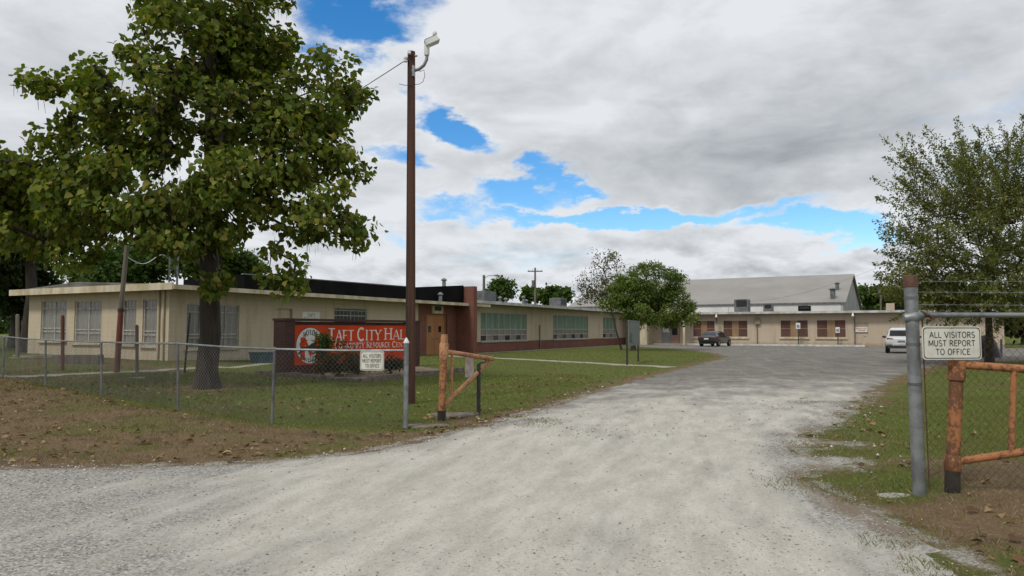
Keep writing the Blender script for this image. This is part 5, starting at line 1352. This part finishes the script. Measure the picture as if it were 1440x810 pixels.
def leaves(cen, axis, nrm, size, tpl, col):
    tv, tf = tpl; axis = unit(axis); side = unit(np.cross(axis, nrm)); nr = np.cross(side, axis)
    s = size[:, None, None]
    V = cen[:, None, :] + s * (tv[None, :, 0:1] * side[:, None, :] + tv[None, :, 1:2] * axis[:, None, :] + tv[None, :, 2:3] * nr[:, None, :])
    k = len(tv); F = (tf[None] + (np.arange(len(cen)) * k)[:, None, None]).reshape(-1, 3)
    return V.reshape(-1, 3), F, np.repeat(col, k, axis=0)

def skeleton(base, trunk, tips, g, up=.5):
    pos = [np.array(p, float) for p in trunk]; par = [-1] + list(range(len(trunk) - 1))
    tips = tips[np.argsort(np.linalg.norm(tips - np.array(trunk[-1]), axis=1))]
    tip_id = []
    first = max(1, len(trunk) // 2)
    for tp in tips:
        P_ = np.array(pos); d = np.linalg.norm(P_ - tp, axis=1)
        cost = d + up * np.maximum(0, P_[:, 2] - tp[2] + .25 * np.linalg.norm((P_ - tp)[:, :2], axis=1))
        cost[:first] += 50
        j = int(np.argmin(cost)); a = pos[j]; L = d[j]
        n = max(1, int(L / .7)); last = j
        for k in range(1, n + 1):
            f = k / n; p = a + (tp - a) * f
            if k < n: p = p + g.normal(0, .05 * L, 3) * np.array([1, 1, .7]) + np.array([0, 0, .07 * L * math.sin(math.pi * f)])
            pos.append(p); par.append(last); last = len(pos) - 1
        tip_id.append(last)
    return np.array(pos), par, tip_id
def limbs(pos, par, tip_id, r_trunk, r_tip, ntr, sides=6):
    n = len(pos); cnt = np.zeros(n)
    for t in tip_id: cnt[t] += 1
    for i in range(n - 1, 0, -1): cnt[par[i]] += cnt[i]
    tot = max(len(tip_id), 3)
    e = math.log(r_trunk / r_tip) / math.log(tot); r = r_tip * np.maximum(cnt, 1) ** e
    tr, br = MB(), MB()
    tr.tube([Vector(p) for p in pos[:ntr]], [r_trunk * 1.45] + [max(r_tip * 2, min(r_trunk * (1.08 - .55 * k / ntr), r[k] * 1.05)) for k in range(1, ntr)], 12)
    for i in range(ntr, n):
        rr = r[i]; s_ = sides if rr > .03 else 4 if rr > .012 else 3
        br.tube([Vector(pos[par[i]]), Vector(pos[i])], [min(r[par[i]], rr * 1.35), rr], s_, cap=False)
    return tr, br
def lobe_points(g, lobes, n, shell=.45):
    vol = np.array([l[3] * l[4] * l[5] for l in lobes]) ** .8; ch = g.choice(len(lobes), n, p=vol / vol.sum())
    L = np.array(lobes)[ch]; d = unit(g.normal(size=(n, 3))); rr = (shell + (1 - shell) * g.random(n)) ** .6
    return L[:, :3] + d * rr[:, None] * L[:, 3:6]
def tree(name, base, trunk, lobes, ntips, per, leaf, tpl, cols, label, r_trunk, seed, r_tip=.010, spread=.35, droop=.3, bark='bark_dark', group=None,
         shell=.45, up=.5, singles=0, extra=None, along=False, bare=0.0, ball=False, spray=0.0, cat='tree', lname='foliage'):
    g = np.random.default_rng(seed)
    t_ = thing(name, base, label, cat, group)
    tips = lobe_points(g, lobes, ntips, shell)
    tips = tips[tips[:, 2] > base[2] + .15]
    pos, par, tid = skeleton(base, trunk, tips, g, up)
    tr, br = limbs(pos, par, tid, r_trunk, r_tip, len(trunk))
    trk = tr.build('trunk', MATS[bark], t_, smooth=True); o = br.build('branches', MATS[bark], t_, smooth=True); o['kind'] = 'stuff'
    tp = pos[tid]
    if bare: tp = tp[g.random(len(tp)) > bare]
    n = len(tp) * per; c0 = np.repeat(tp, per, axis=0)
    if spray:
        cm = np.array(trunk[-2]); dr = unit(unit(tp - cm) + g.normal(0, .22, tp.shape) + np.array([-.25, 0, .10])); Ls = spray * g.uniform(.6, 1.3, (len(tp), 1))
        f = g.random((n, 1)); dd = np.repeat(dr * Ls, per, axis=0); cen = c0 + dd * f + g.normal(0, spread, (n, 3)) * (1.15 - f)
        tw = MB()
        for a_, b_ in zip(tp, dr * Ls): tw.tube([Vector(a_), Vector(a_ + b_)], [r_tip, r_tip * .4], 3, cap=False)
        o = tw.build('twigs', MATS[bark], t_); o['kind'] = 'stuff'
    elif along:
        pr = np.array([pos[par[i]] for i in tid]); prr = np.repeat(pr, per, axis=0)[:n]
        f = g.random((n, 1)); cen = c0 + (prr - c0) * f * .95 + g.normal(0, spread * .35, (n, 3))
    elif ball: cen = c0 + unit(g.normal(size=(n, 3))) * (g.random((n, 1)) ** .4) * spread * np.array([1, 1, .7]) * np.repeat(g.uniform(.6, 1.25, (len(tp), 1)), per, axis=0)
    else: cen = c0 + g.normal(0, spread, (n, 3)) * np.array([1, 1, .8])
    ctr = np.array(lobes)[:, :3].mean(0)
    outw = unit(cen - ctr - np.array([0, 0, .5]))
    ax = unit(g.normal(0, .8, (n, 3)) + outw * .6 + np.array([0, 0, -droop]))
    nr = unit(g.normal(0, .6, (n, 3)) + np.array([0, 0, .9]) + outw * .3)
    sz = leaf * g.uniform(.65, 1.25, n)
    c = np.array(cols)[g.choice(len(cols), n)] * g.uniform(.75, 1.25, (n, 1))
    # clumps differ in tone
    c = c * np.repeat(g.uniform(.8, 1.25, (len(tp), 1)), per, axis=0)[:n]
    if singles:                                   # the leaves that show largest are objects of their own
        dist = np.linalg.norm(cen - np.array([0, 0, CAMZ]), axis=1) - sz * 20
        idx = np.argsort(dist)[:singles]; keep = np.ones(n, bool); keep[idx] = False
        protos = []
        for k in range(6):
            v_, f_ = tpl; cc = np.array(cols)[k % len(cols)] * g.uniform(.85, 1.2)
            me = mesh_arrays('leaf', v_ * np.array([1, 1, g.uniform(.6, 1.8)]), f_, np.repeat(cc[None], len(v_), 0)); me.materials.append(MATS['leaves']); protos.append(me)
        for q0, i in enumerate(idx):
            a = Vector(ax[i]); s_ = a.cross(Vector(nr[i])).normalized(); nn = s_.cross(a)
            M_ = Matrix((s_, a, nn)).transposed().to_4x4(); M_ = Matrix.Translation(Vector(cen[i]) - WO[t_]) @ M_ @ Matrix.Scale(sz[i], 4)
            lo = bpy.data.objects.new('leaf', protos[q0 % 6]); COL.objects.link(lo); lo.parent = t_; lo.matrix_local = M_
        cen, ax, nr, sz, c = cen[keep], ax[keep], nr[keep], sz[keep], c[keep]
    v, f, cc = leaves(cen, ax, nr, sz, tpl, c)
    o = link(lname, mesh_arrays(lname, v, f, cc, org=WO[t_]), MATS['leaves'], t_, WO[t_]); o['kind'] = 'stuff'
    if extra: extra(t_, tp, g)
    return t_

# ------------------------------------------------------------------ the big catalpa
def lob(px, py, Y, rx, ry, rd):                  # lobe seen at a pixel, radii in pixels at that distance
    p = at(px, py, Y); k = Y / 1000; return (p.x, p.y, p.z, rx * k, rd, ry * k)
TB = G(*TREE_XY)
def pods(t_, tp, g):
    n = 2300; c = tp[g.integers(0, len(tp), n)] + g.normal(0, .16, (n, 3)); L = g.uniform(.25, .45, n)
    a = g.uniform(0, 6.28, n); sx = np.column_stack([np.cos(a), np.sin(a), np.zeros(n)]) * .006; b_ = np.column_stack([g.normal(0, .04, n), g.normal(0, .04, n), -L])
    V = np.stack([c - sx, c + sx, c + b_ + sx * .6, c + b_ - sx * .6, c + b_ * .5 + sx[:, [1, 0, 2]] * 1.2], 1).reshape(-1, 3)
    i = np.arange(n) * 5; F = np.concatenate([np.column_stack([i, i + 1, i + 4]), np.column_stack([i + 1, i + 2, i + 4]), np.column_stack([i + 2, i + 3, i + 4]), np.column_stack([i + 3, i, i + 4])])
    cc = np.repeat(np.array([(.10, .075, .035), (.075, .085, .03), (.13, .085, .045)])[g.integers(0, 3, n)], 5, 0)
    o = link('seed_pods', mesh_arrays('seed_pods', V, F, cc, org=WO[t_]), MATS['pods_mat'], t_, WO[t_]); o['kind'] = 'stuff'
CL = [lob(300, 0, 18.5, 115, 80, 2.0), lob(275, 70, 18.2, 105, 60, 2.0), lob(360, 60, 18.8, 60, 55, 1.5), lob(290, 150, 18.3, 130, 60, 2.4), lob(455, 140, 18.6, 70, 62, 1.6), lob(430, 215, 18.3, 85, 55, 1.8),
      lob(440, 295, 18.0, 72, 55, 1.7), lob(350, 260, 17.6, 90, 50, 1.9), lob(120, 135, 18.4, 70, 55, 1.5), lob(195, 180, 18.4, 80, 50, 1.8), lob(70, 245, 18.8, 105, 60, 2.0), lob(30, 300, 19.0, 95, 60, 2.0),
      lob(180, 285, 17.8, 110, 65, 2.0), lob(255, 320, 17.4, 85, 45, 1.6), lob(400, 375, 17.4, 30, 45, .7), lob(292, 400, 17.9, 45, 36, .8), lob(-30, 270, 18.8, 60, 70, 1.6), lob(490, 310, 18.2, 28, 40, .8), lob(90, 350, 18.0, 75, 22, 1.2)]
tz = lambda px, py: tuple(at(px, py, 18.5))
cat_trunk = [tuple(TB - Vector((0, 0, .15))), tz(291, 520), tz(296, 470), tz(295, 420), tz(294, 370), tz(297, 320), tz(300, 260), tz(297, 200), tz(300, 130), tz(298, 60)]
GRN = [(.086, .122, .018), (.115, .150, .022), (.155, .170, .028), (.062, .094, .016), (.20, .185, .04), (.10, .135, .024)]
tree('catalpa_tree', TB, cat_trunk, CL, 640, 54, .168, HEART, GRN, 'large broad-leaved tree with hanging pods standing behind the low fence', .27, 3, r_tip=.012, spread=.50, droop=.85, singles=300, ball=True, extra=pods, shell=.30)
# root flare
# ------------------------------------------------------------------ elm at the right
EB = Vector((at(1391, 500, 33).x, 33.0, float(hgt(22, 33))))
EL = [lob(1345, 275, 31, 65, 46, 2.6), lob(1410, 272, 32, 80, 50, 3.2), lob(1318, 345, 31, 52, 42, 2.2), lob(1370, 340, 31, 80, 65, 3), lob(1450, 320, 33, 110, 90, 3.5), lob(1335, 400, 31, 55, 32, 2.2), lob(1300, 395, 31, 30, 22, 1.5),
      lob(1410, 400, 31, 85, 40, 3), lob(1500, 340, 33, 110, 120, 4), lob(1290, 355, 30, 34, 50, 1.5), lob(1310, 240, 31, 36, 26, 1.6), lob(1372, 235, 31, 36, 22, 1.5), lob(1440, 235, 32, 40, 24, 1.6), lob(1380, 425, 30, 70, 16, 2.0), lob(1268, 300, 30, 18, 14, .9), lob(1262, 385, 30, 20, 16, .9), lob(1340, 410, 30, 60, 26, 2.0), lob(1420, 405, 30, 70, 30, 2.4), lob(1290, 228, 31, 18, 12, .9)]
ez_ = lambda px, py: tuple(at(px, py, 33))
tree('elm_tree', EB, [tuple(EB), ez_(1391, 470), ez_(1390, 440), ez_(1392, 410), ez_(1398, 370), ez_(1400, 330)], EL, 860, 112, .128, OVAL, [(.110, .138, .034), (.145, .160, .046), (.085, .112, .030), (.175, .17, .058), (.15, .13, .058)],
     'fine-leaved spreading tree filling the right edge above the fence', .15, 5, r_tip=.009, spread=.19, droop=.0, bark='bark_dark', spray=1.6, shell=.35, up=1.0)
# ------------------------------------------------------------------ trees on the lawn island
def small(px, pyb, Y): b_ = at(px, pyb, Y); b_.z = float(hgt(b_.x, Y)); return b_
IB = small(890, 487, 56); iz = lambda px, py, Y=56: tuple(at(px, py, Y))
tree('island_tree', IB, [tuple(IB), iz(892, 470), iz(896, 452), iz(900, 430)], [lob(915, 400, 56, 48, 32, 2.4), lob(892, 415, 56, 36, 24, 2.0), lob(945, 430, 56, 30, 28, 1.6), lob(910, 438, 55, 40, 18, 2.0), lob(862, 428, 56, 16, 12, 1.0), lob(968, 440, 55, 12, 18, .8)], 330, 70, .20, OVAL,
     [(.090, .145, .028), (.12, .17, .034), (.072, .118, .024), (.15, .17, .04)], 'rounded bright green tree on the lawn island behind the notice board', .16, 8, r_tip=.012, spread=.62, ball=True)
SB = small(874, 488, 58)
tree('sparse_sapling', SB, [tuple(SB), iz(868, 470, 58), iz(862, 445, 58), iz(856, 420, 58), iz(850, 395, 58)], [lob(835, 395, 58, 26, 34, 1.6), lob(862, 375, 58, 18, 22, 1.2), lob(822, 410, 58, 14, 18, .8), lob(850, 415, 58, 22, 22, 1.2), lob(845, 358, 58, 8, 8, .5)], 110, 26, .20, OVAL,
     [(.075, .085, .028), (.060, .080, .022), (.11, .10, .05)], 'sparse half-bare sapling leaning left of the green island tree', .07, 9, r_tip=.012, spread=.26, bare=.2, bark='bark_grey')
# ------------------------------------------------------------------ background trees
DK = [(.026, .042, .012), (.036, .054, .015), (.019, .032, .010)]
MD = [(.060, .100, .022), (.080, .122, .027), (.045, .080, .019)]
BT = [(40, 300, 400, 90, 34.5, 80, DK, 'dark shady tree at the far left edge beside the front block', 'dark'), (-60, 320, 420, 90, 36, 90, DK, 'dark shady tree half outside the left edge of the frame', 'dark'),
      (20, 390, 460, 60, 42, 62, DK, 'low dark thicket tree under the leftmost dark crown', 'dark'),
      (150, 372, 420, 70, 58, 55, MD, 'mid green tree behind the end of the front block roof', 'mid'), (215, 362, 420, 55, 62, 45, MD, 'lighter green tree behind the lattice mast', 'mid'), (275, 358, 420, 50, 60, 42, MD, 'green tree behind the trunk of the big tree', 'mid'), (335, 375, 420, 40, 64, 26, MD, 'low green tree just left of the black roof panel', 'mid'),
      (708, 405, 432, 24, 110, 16, MD, 'round dark green tree behind the street lamp', 'far'), (745, 412, 436, 14, 118, 12, MD, 'small dark tree beside the far utility pole', 'far'), (775, 416, 440, 30, 112, 14, MD, 'broad far tree left of the sparse sapling', 'far'),
      (1220, 418, 440, 26, 115, 16, MD, 'far dark tree at the foot of the grey gable', 'far'), (1262, 420, 440, 28, 112, 16, MD, 'far dark tree behind the right-hand utility pole', 'far'), (1310, 425, 445, 40, 90, 30, MD, 'far tree behind the tall galvanized post', 'far'),
      (1375, 430, 455, 50, 80, 40, MD, 'far green tree behind the barbed wire', 'far'), (1440, 440, 470, 48, 78, 44, DK, 'dark tree beyond the right end of the rear wing', 'far'), (1520, 430, 470, 60, 76, 60, DK, 'dark tree outside the right edge beyond the rear wing', 'far')]
for i, (px, py, pb_, rx, Y, ry, cols, lab, kd) in enumerate(BT):
    b_ = at(px, 464, Y); b_.z = float(hgt(b_.x, Y)); k = Y / 1000
    c = at(px, py, Y); r_ = rx * k; rz2 = ry * k
    lobs = [(c.x, c.y, c.z, r_ * .8, r_ * .8, rz2 * .8)]
    g = random.Random(i)
    for _ in range(5): lobs.append((c.x + g.uniform(-.6, .6) * r_, c.y + g.uniform(-.5, .5) * r_, c.z + g.uniform(-.6, .55) * rz2, r_ * .5, r_ * .5, rz2 * .45))
    trunk = [tuple(b_), (b_.x + .1, b_.y, b_.z + (c.z - b_.z) * .4), (b_.x - .1, b_.y, b_.z + (c.z - b_.z) * .75), (c.x, c.y, c.z)]
    lf = {'dark': .26, 'mid': .30, 'far': .42}[kd]; nt = {'dark': 330, 'mid': 160, 'far': 110}[kd]
    tree('background_tree', b_, trunk, lobs, nt, 30, lf, CLUMP, cols, lab, .2 + .02 * r_, 40 + i, r_tip=.02, spread=r_ * .13, group='trees beyond the buildings', shell=.25)
# a far belt of woodland closes the horizon
g = np.random.default_rng(99); n = 26000
a = g.uniform(-1.15, 1.15, n); dist = g.uniform(230, 300, n); x = np.sin(a) * dist; y = np.cos(a) * dist
top = 5.5 + 4.5 * fbm2(a * 14, a * 0, 1.0, 5) + 2 * fbm2(a * 60, a * 0, 1.0, 6); z = g.random(n) ** .8 * top
cen = np.column_stack([x, y, z]); c = np.array(DK + MD)[g.integers(0, 6, n)] * .8
v, f, cc = leaves(cen, g.normal(size=(n, 3)), g.normal(size=(n, 3)), g.uniform(1.0, 2.4, n), CLUMP, c)
tag(link('distant_woodland', mesh_arrays('distant_woodland', v, f, cc), MATS['leaves']), 'dark belt of distant woodland along the horizon', 'woodland', kind='stuff')

# ------------------------------------------------------------------ shrubs round the sign
def shrub(px, pyb, Y, rx, ry, n, per, leaf, cols, label, seed, stem=.03, tall=False):
    b_ = at(px, pyb, Y); b_.z = float(hgt(b_.x, Y)); k = Y / 1000; h = 2 * ry * k
    lobs = [(b_.x, b_.y, b_.z + h * .5, rx * k, rx * k * .7, h * .5), (b_.x - rx * k * .4, b_.y, b_.z + h * .35, rx * k * .6, rx * k * .5, h * .35), (b_.x + rx * k * .4, b_.y, b_.z + h * .4, rx * k * .6, rx * k * .5, h * .38)]
    if tall: lobs = [(b_.x, b_.y, b_.z + h * .8, rx * k, rx * k, h * .22), (b_.x - .05, b_.y, b_.z + h * .55, rx * k * .7, rx * k * .6, h * .2)]
    return tree('shrub', b_, [tuple(b_), (b_.x, b_.y, b_.z + h * .12), (b_.x + .02, b_.y, b_.z + h * (.5 if tall else .25))], lobs, n, per, leaf, OVAL, cols, label, stem, seed, r_tip=.005, spread=.09, droop=-.2, cat='shrub', shell=.15, bark='bark_grey')
BRN = [(.055, .060, .025), (.075, .062, .032), (.045, .05, .02), (.10, .075, .045)]
shrub(478, 521, 23.0, 44, 24, 130, 26, .085, BRN, 'wide brownish shrub growing in front of the left half of the orange-red sign', 61)
shrub(548, 520, 24.2, 22, 14, 70, 24, .08, [(.035, .04, .02), (.05, .045, .028)], 'low dark shrub behind the fence notice, right half of the sign', 62)
shrub(455, 522, 22.8, 13, 30, 40, 20, .10, MD, 'tall thin leafy stem rising over the emblem end of the sign', 63, tall=True)
shrub(500, 519, 24.0, 20, 16, 60, 22, .08, BRN, 'small brown shrub tucked between the wide shrub and the fence notice', 64)

# ================================================================== GROUND COVER
def scatter(g, n, x0, x1, y0, y1, bias=1.6):
    y = y0 + (y1 - y0) * g.random(n) ** bias; x = x0 + (x1 - x0) * g.random(n); return x, y
def visible(x, y, m_=.80): return np.abs(x) < m_ * y + 1.0
_ho = [tuple(LW.p(tA - .2, .3, 0).xy), tuple(LW.p(tC + .3, .3, 0).xy), tuple(LW.p(tC + .3, -30, 0).xy), tuple(LW.p(tA - .2, -12, 0).xy)]
_eo = tuple(EW.p(tEnd, .2, 0).xy); _ho[3] = _eo
def off_hard(x, y):
    ok = ~inside(DRIVE, x, y) & ~inside(BED, x, y) & ~inside(_ho, x, y)
    for line, w_ in (([(_d.x, _d.y), (-3.3, 41.6), (-.7, 38.2), (2.6, 33.8), (6.6, 28.6)], .6), ([(_e.x, _e.y), (-10.6, 27.2), (-12.0, 24.6), (-14.6, 21.6), (-17.5, 21.4)], .47)):
        for (xa, ya), (xb, yb) in zip(line[:-1], line[1:]):
            L2 = (xb - xa) ** 2 + (yb - ya) ** 2; t = np.clip(((x - xa) * (xb - xa) + (y - ya) * (yb - ya)) / L2, 0, 1)
            ok &= np.hypot(x - xa - t * (xb - xa), y - ya - t * (yb - ya)) > w_
    return ok
def grass(name, n, x0, x1, y0, y1, hmin, hmax, wid, seed, label, thr=.62, bias=1.6):
    g = np.random.default_rng(seed); x, y = scatter(g, n, x0, x1, y0, y1, bias)
    onv = inside(DRIVE, x, y) & (edge_dist(DRIVE, x, y) < 1.3) & (fbm2(x, y, .9, 12) > .64) & (y < 16) & (x > -.5)
    ok = visible(x, y) & (off_hard(x, y) | onv); x, y = x[ok], y[ok]
    dm = dirt_mask(x, y); tuft = fbm2(x, y, 3.0, 8); ok = g.random(len(x)) < np.clip(1.15 - dm * 1.05 + (tuft - .5) * 1.0, .03, 1); x, y, dm, tuft = x[ok], y[ok], dm[ok], tuft[ok]
    m_ = len(x); a = g.uniform(0, 6.283, m_); h = g.uniform(hmin, hmax, m_) * (.55 + .9 * tuft); ln = g.normal(0, .5, (m_, 2)) * h[:, None]
    wv = wid * g.uniform(.6, 1.3, m_) * np.clip(np.hypot(x, y) / 9, .8, 3.2); dx_ = np.cos(a) * wv; dy_ = np.sin(a) * wv; z = hgt(x, y) - .004
    V = np.empty((m_, 4, 3)); V[:, 0] = np.column_stack([x - dx_, y - dy_, z]); V[:, 1] = np.column_stack([x + dx_, y + dy_, z])
    V[:, 2] = np.column_stack([x + ln[:, 0] * .45 + dx_ * .7, y + ln[:, 1] * .45 + dy_ * .7, z + h * .62]); V[:, 3] = np.column_stack([x + ln[:, 0], y + ln[:, 1], z + h])
    i = np.arange(m_) * 4; F = np.concatenate([np.column_stack([i, i + 1, i + 2]), np.column_stack([i, i + 2, i + 3])])
    gcol = np.array([(.112, .158, .028), (.145, .190, .036), (.160, .185, .045), (.088, .130, .025), (.21, .20, .07)])[g.integers(0, 5, m_)]
    straw = np.array([(.30, .235, .135), (.23, .175, .095), (.18, .135, .075)])[g.integers(0, 3, m_)]
    f_ = (g.random(m_) < np.clip(dm * 1.15 + .04, 0, 1))[:, None]; c = np.where(f_, straw, gcol) * g.uniform(.75, 1.2, (m_, 1))
    o = link(name, mesh_arrays(name, V.reshape(-1, 3), F, np.repeat(c, 4, 0)), MATS['leaf_litter']); tag(o, label, 'grass', kind='stuff')
grass('grass', 240000, 2.4, 15, 3.6, 16, .014, .05, .0022, 21, 'short patchy grass of the right-hand verge')
grass('grass', 260000, -16, 2.5, 7.4, 24, .018, .05, .0026, 22, 'short mown grass and dry straw of the left verge and lawn')
grass('grass', 170000, -20, 34, 17, 55, .02, .05, .0032, 23, 'short mown grass of the lawns farther back', bias=1.3)

def litter(n, seed):
    g = np.random.default_rng(seed); x, y = scatter(g, n, -15, 6.5, 4.5, 24, 1.3); ok = visible(x, y) & off_hard(x, y); x, y = x[ok], y[ok]
    pr = np.clip(dirt_mask(x, y) * 1.1 + .06 + .5 * S(1 - np.hypot(x - TREE_XY[0], y - TREE_XY[1]) / 6), 0, 1) * S((fbm2(x, y, .8, 4) - .25) / .4); ok = g.random(len(x)) < pr; x, y = x[ok], y[ok]
    m_ = len(x); c = np.array([(.20, .125, .06), (.13, .075, .038), (.30, .215, .12), (.10, .06, .035), (.26, .17, .085)])[g.integers(0, 5, m_)] * g.uniform(.7, 1.2, (m_, 1))
    a = g.uniform(0, 6.28, m_); ax = np.column_stack([np.cos(a), np.sin(a), g.uniform(-.1, .5, m_)]); nr = unit(np.column_stack([g.normal(0, .35, m_), g.normal(0, .35, m_), np.ones(m_)]))
    sz = g.uniform(.03, .10, m_); cen = np.column_stack([x, y, hgt(x, y) + .02])
    tpl = (HEART[0] * np.array([1, 1, 2.0]), HEART[1]); v, f, cc = leaves(cen, ax, nr, sz, tpl, c)
    tag(link('fallen_leaves', mesh_arrays('fallen_leaves', v, f, cc), MATS['leaf_litter']), 'dry brown fallen leaves strewn over the verges', 'leaf litter', kind='stuff')
litter(16000, 31)

OCT = np.array([(1, 0, 0), (-1, 0, 0), (0, 1, 0), (0, -1, 0), (0, 0, 1), (0, 0, -1)], float); OF = np.array([(0, 2, 4), (2, 1, 4), (1, 3, 4), (3, 0, 4), (2, 0, 5), (1, 2, 5), (3, 1, 5), (0, 3, 5)])
def stones(name, n, x0, x1, y0, y1, smin, smax, seed, prob, label, cols, bias=1.7):
    g = np.random.default_rng(seed); x, y = scatter(g, n, x0, x1, y0, y1, bias); ok = visible(x, y); x, y = x[ok], y[ok]
    ok = g.random(len(x)) < prob(x, y); x, y = x[ok], y[ok]; m_ = len(x)
    s = smin * (smax / smin) ** (g.random(m_) ** 3.0); s = s * np.clip(np.hypot(x, y) / 7, .75, 2)
    V = OCT[None] * (s[:, None, None] * g.uniform(.55, 1.3, (m_, 6, 1))); a = g.uniform(0, 6.28, m_); ca, sa = np.cos(a), np.sin(a)
    X_ = V[:, :, 0] * ca[:, None] - V[:, :, 1] * sa[:, None]; Y_ = V[:, :, 0] * sa[:, None] + V[:, :, 1] * ca[:, None]; V[:, :, 0] = X_; V[:, :, 1] = Y_; V[:, :, 2] *= .65
    V += np.column_stack([x, y, hgt(x, y) + .014 + s * .25])[:, None]
    F = (OF[None] + (np.arange(m_) * 6)[:, None, None]).reshape(-1, 3); c = np.array(cols)[g.integers(0, len(cols), m_)] * g.uniform(.75, 1.2, (m_, 1))
    tag(link(name, mesh_arrays(name, V.reshape(-1, 3), F, np.repeat(c, 6, 0)), MATS['stones_mat']), label, 'gravel', kind='stuff')
def p_drive(x, y):
    e = edge_dist(DRIVE, x, y); grey = S((-.35 * x - .10 * y + .35) / 1.85)
    return inside(DRIVE, x, y) * np.clip(.10 + .85 * grey * (.3 + fbm2(x, y, .7, 3)) + .5 * S(1 - e / 1.0) + .9 * S((fbm2(x, y, .55, 7) - .5) / .2), 0, 1) * S((15 - y) / 4 + .25)
stones('gravel', 110000, -8.5, 7, 3.7, 18, .003, .015, 51, p_drive, 'loose grey and pale gravel scattered over the drive', [(.28, .27, .255), (.36, .35, .325), (.50, .48, .44), (.23, .225, .215), (.42, .40, .37), (.46, .44, .40), (.56, .54, .50)])
def p_edge(x, y):
    e = edge_dist(DRIVE, x, y); return (~inside(DRIVE, x, y)) * S(1 - e / .8) * .5
stones('gravel', 12000, -8, 8, 4, 20, .005, .022, 52, p_edge, 'pale pebbles spilled onto the edges of the verges', [(.40, .38, .34), (.55, .53, .48), (.25, .24, .22)])
# stray stone slabs at the gate feet
for k, (px, py, sx, lab) in enumerate(((1255, 697, .12, 'flat pale stone lying at the foot of the tall galvanized post'), (640, 585, .38, 'flat mossy rock slab beside the left gate post'), (598, 600, .28, 'flat dark rock between the fence end and the left gate'))):
    c = gp(px, py); mb = MB(); pts = []; g = random.Random(k)
    for a in range(0, 360, 40): r_ = sx * g.uniform(.7, 1.15); pts.append(Vector((c.x + r_ * 1.3 * math.cos(R(a)), c.y + r_ * .8 * math.sin(R(a)), c.z - .05)))
    mb.prism(pts, (0, 0, .05 + sx * .10)); o = mb.build('flat_rock', MATS['edging_stone' if k else 'concrete'], None, c, bevel=.015); tag(o, lab, 'rock', 'flat rocks by the gates')
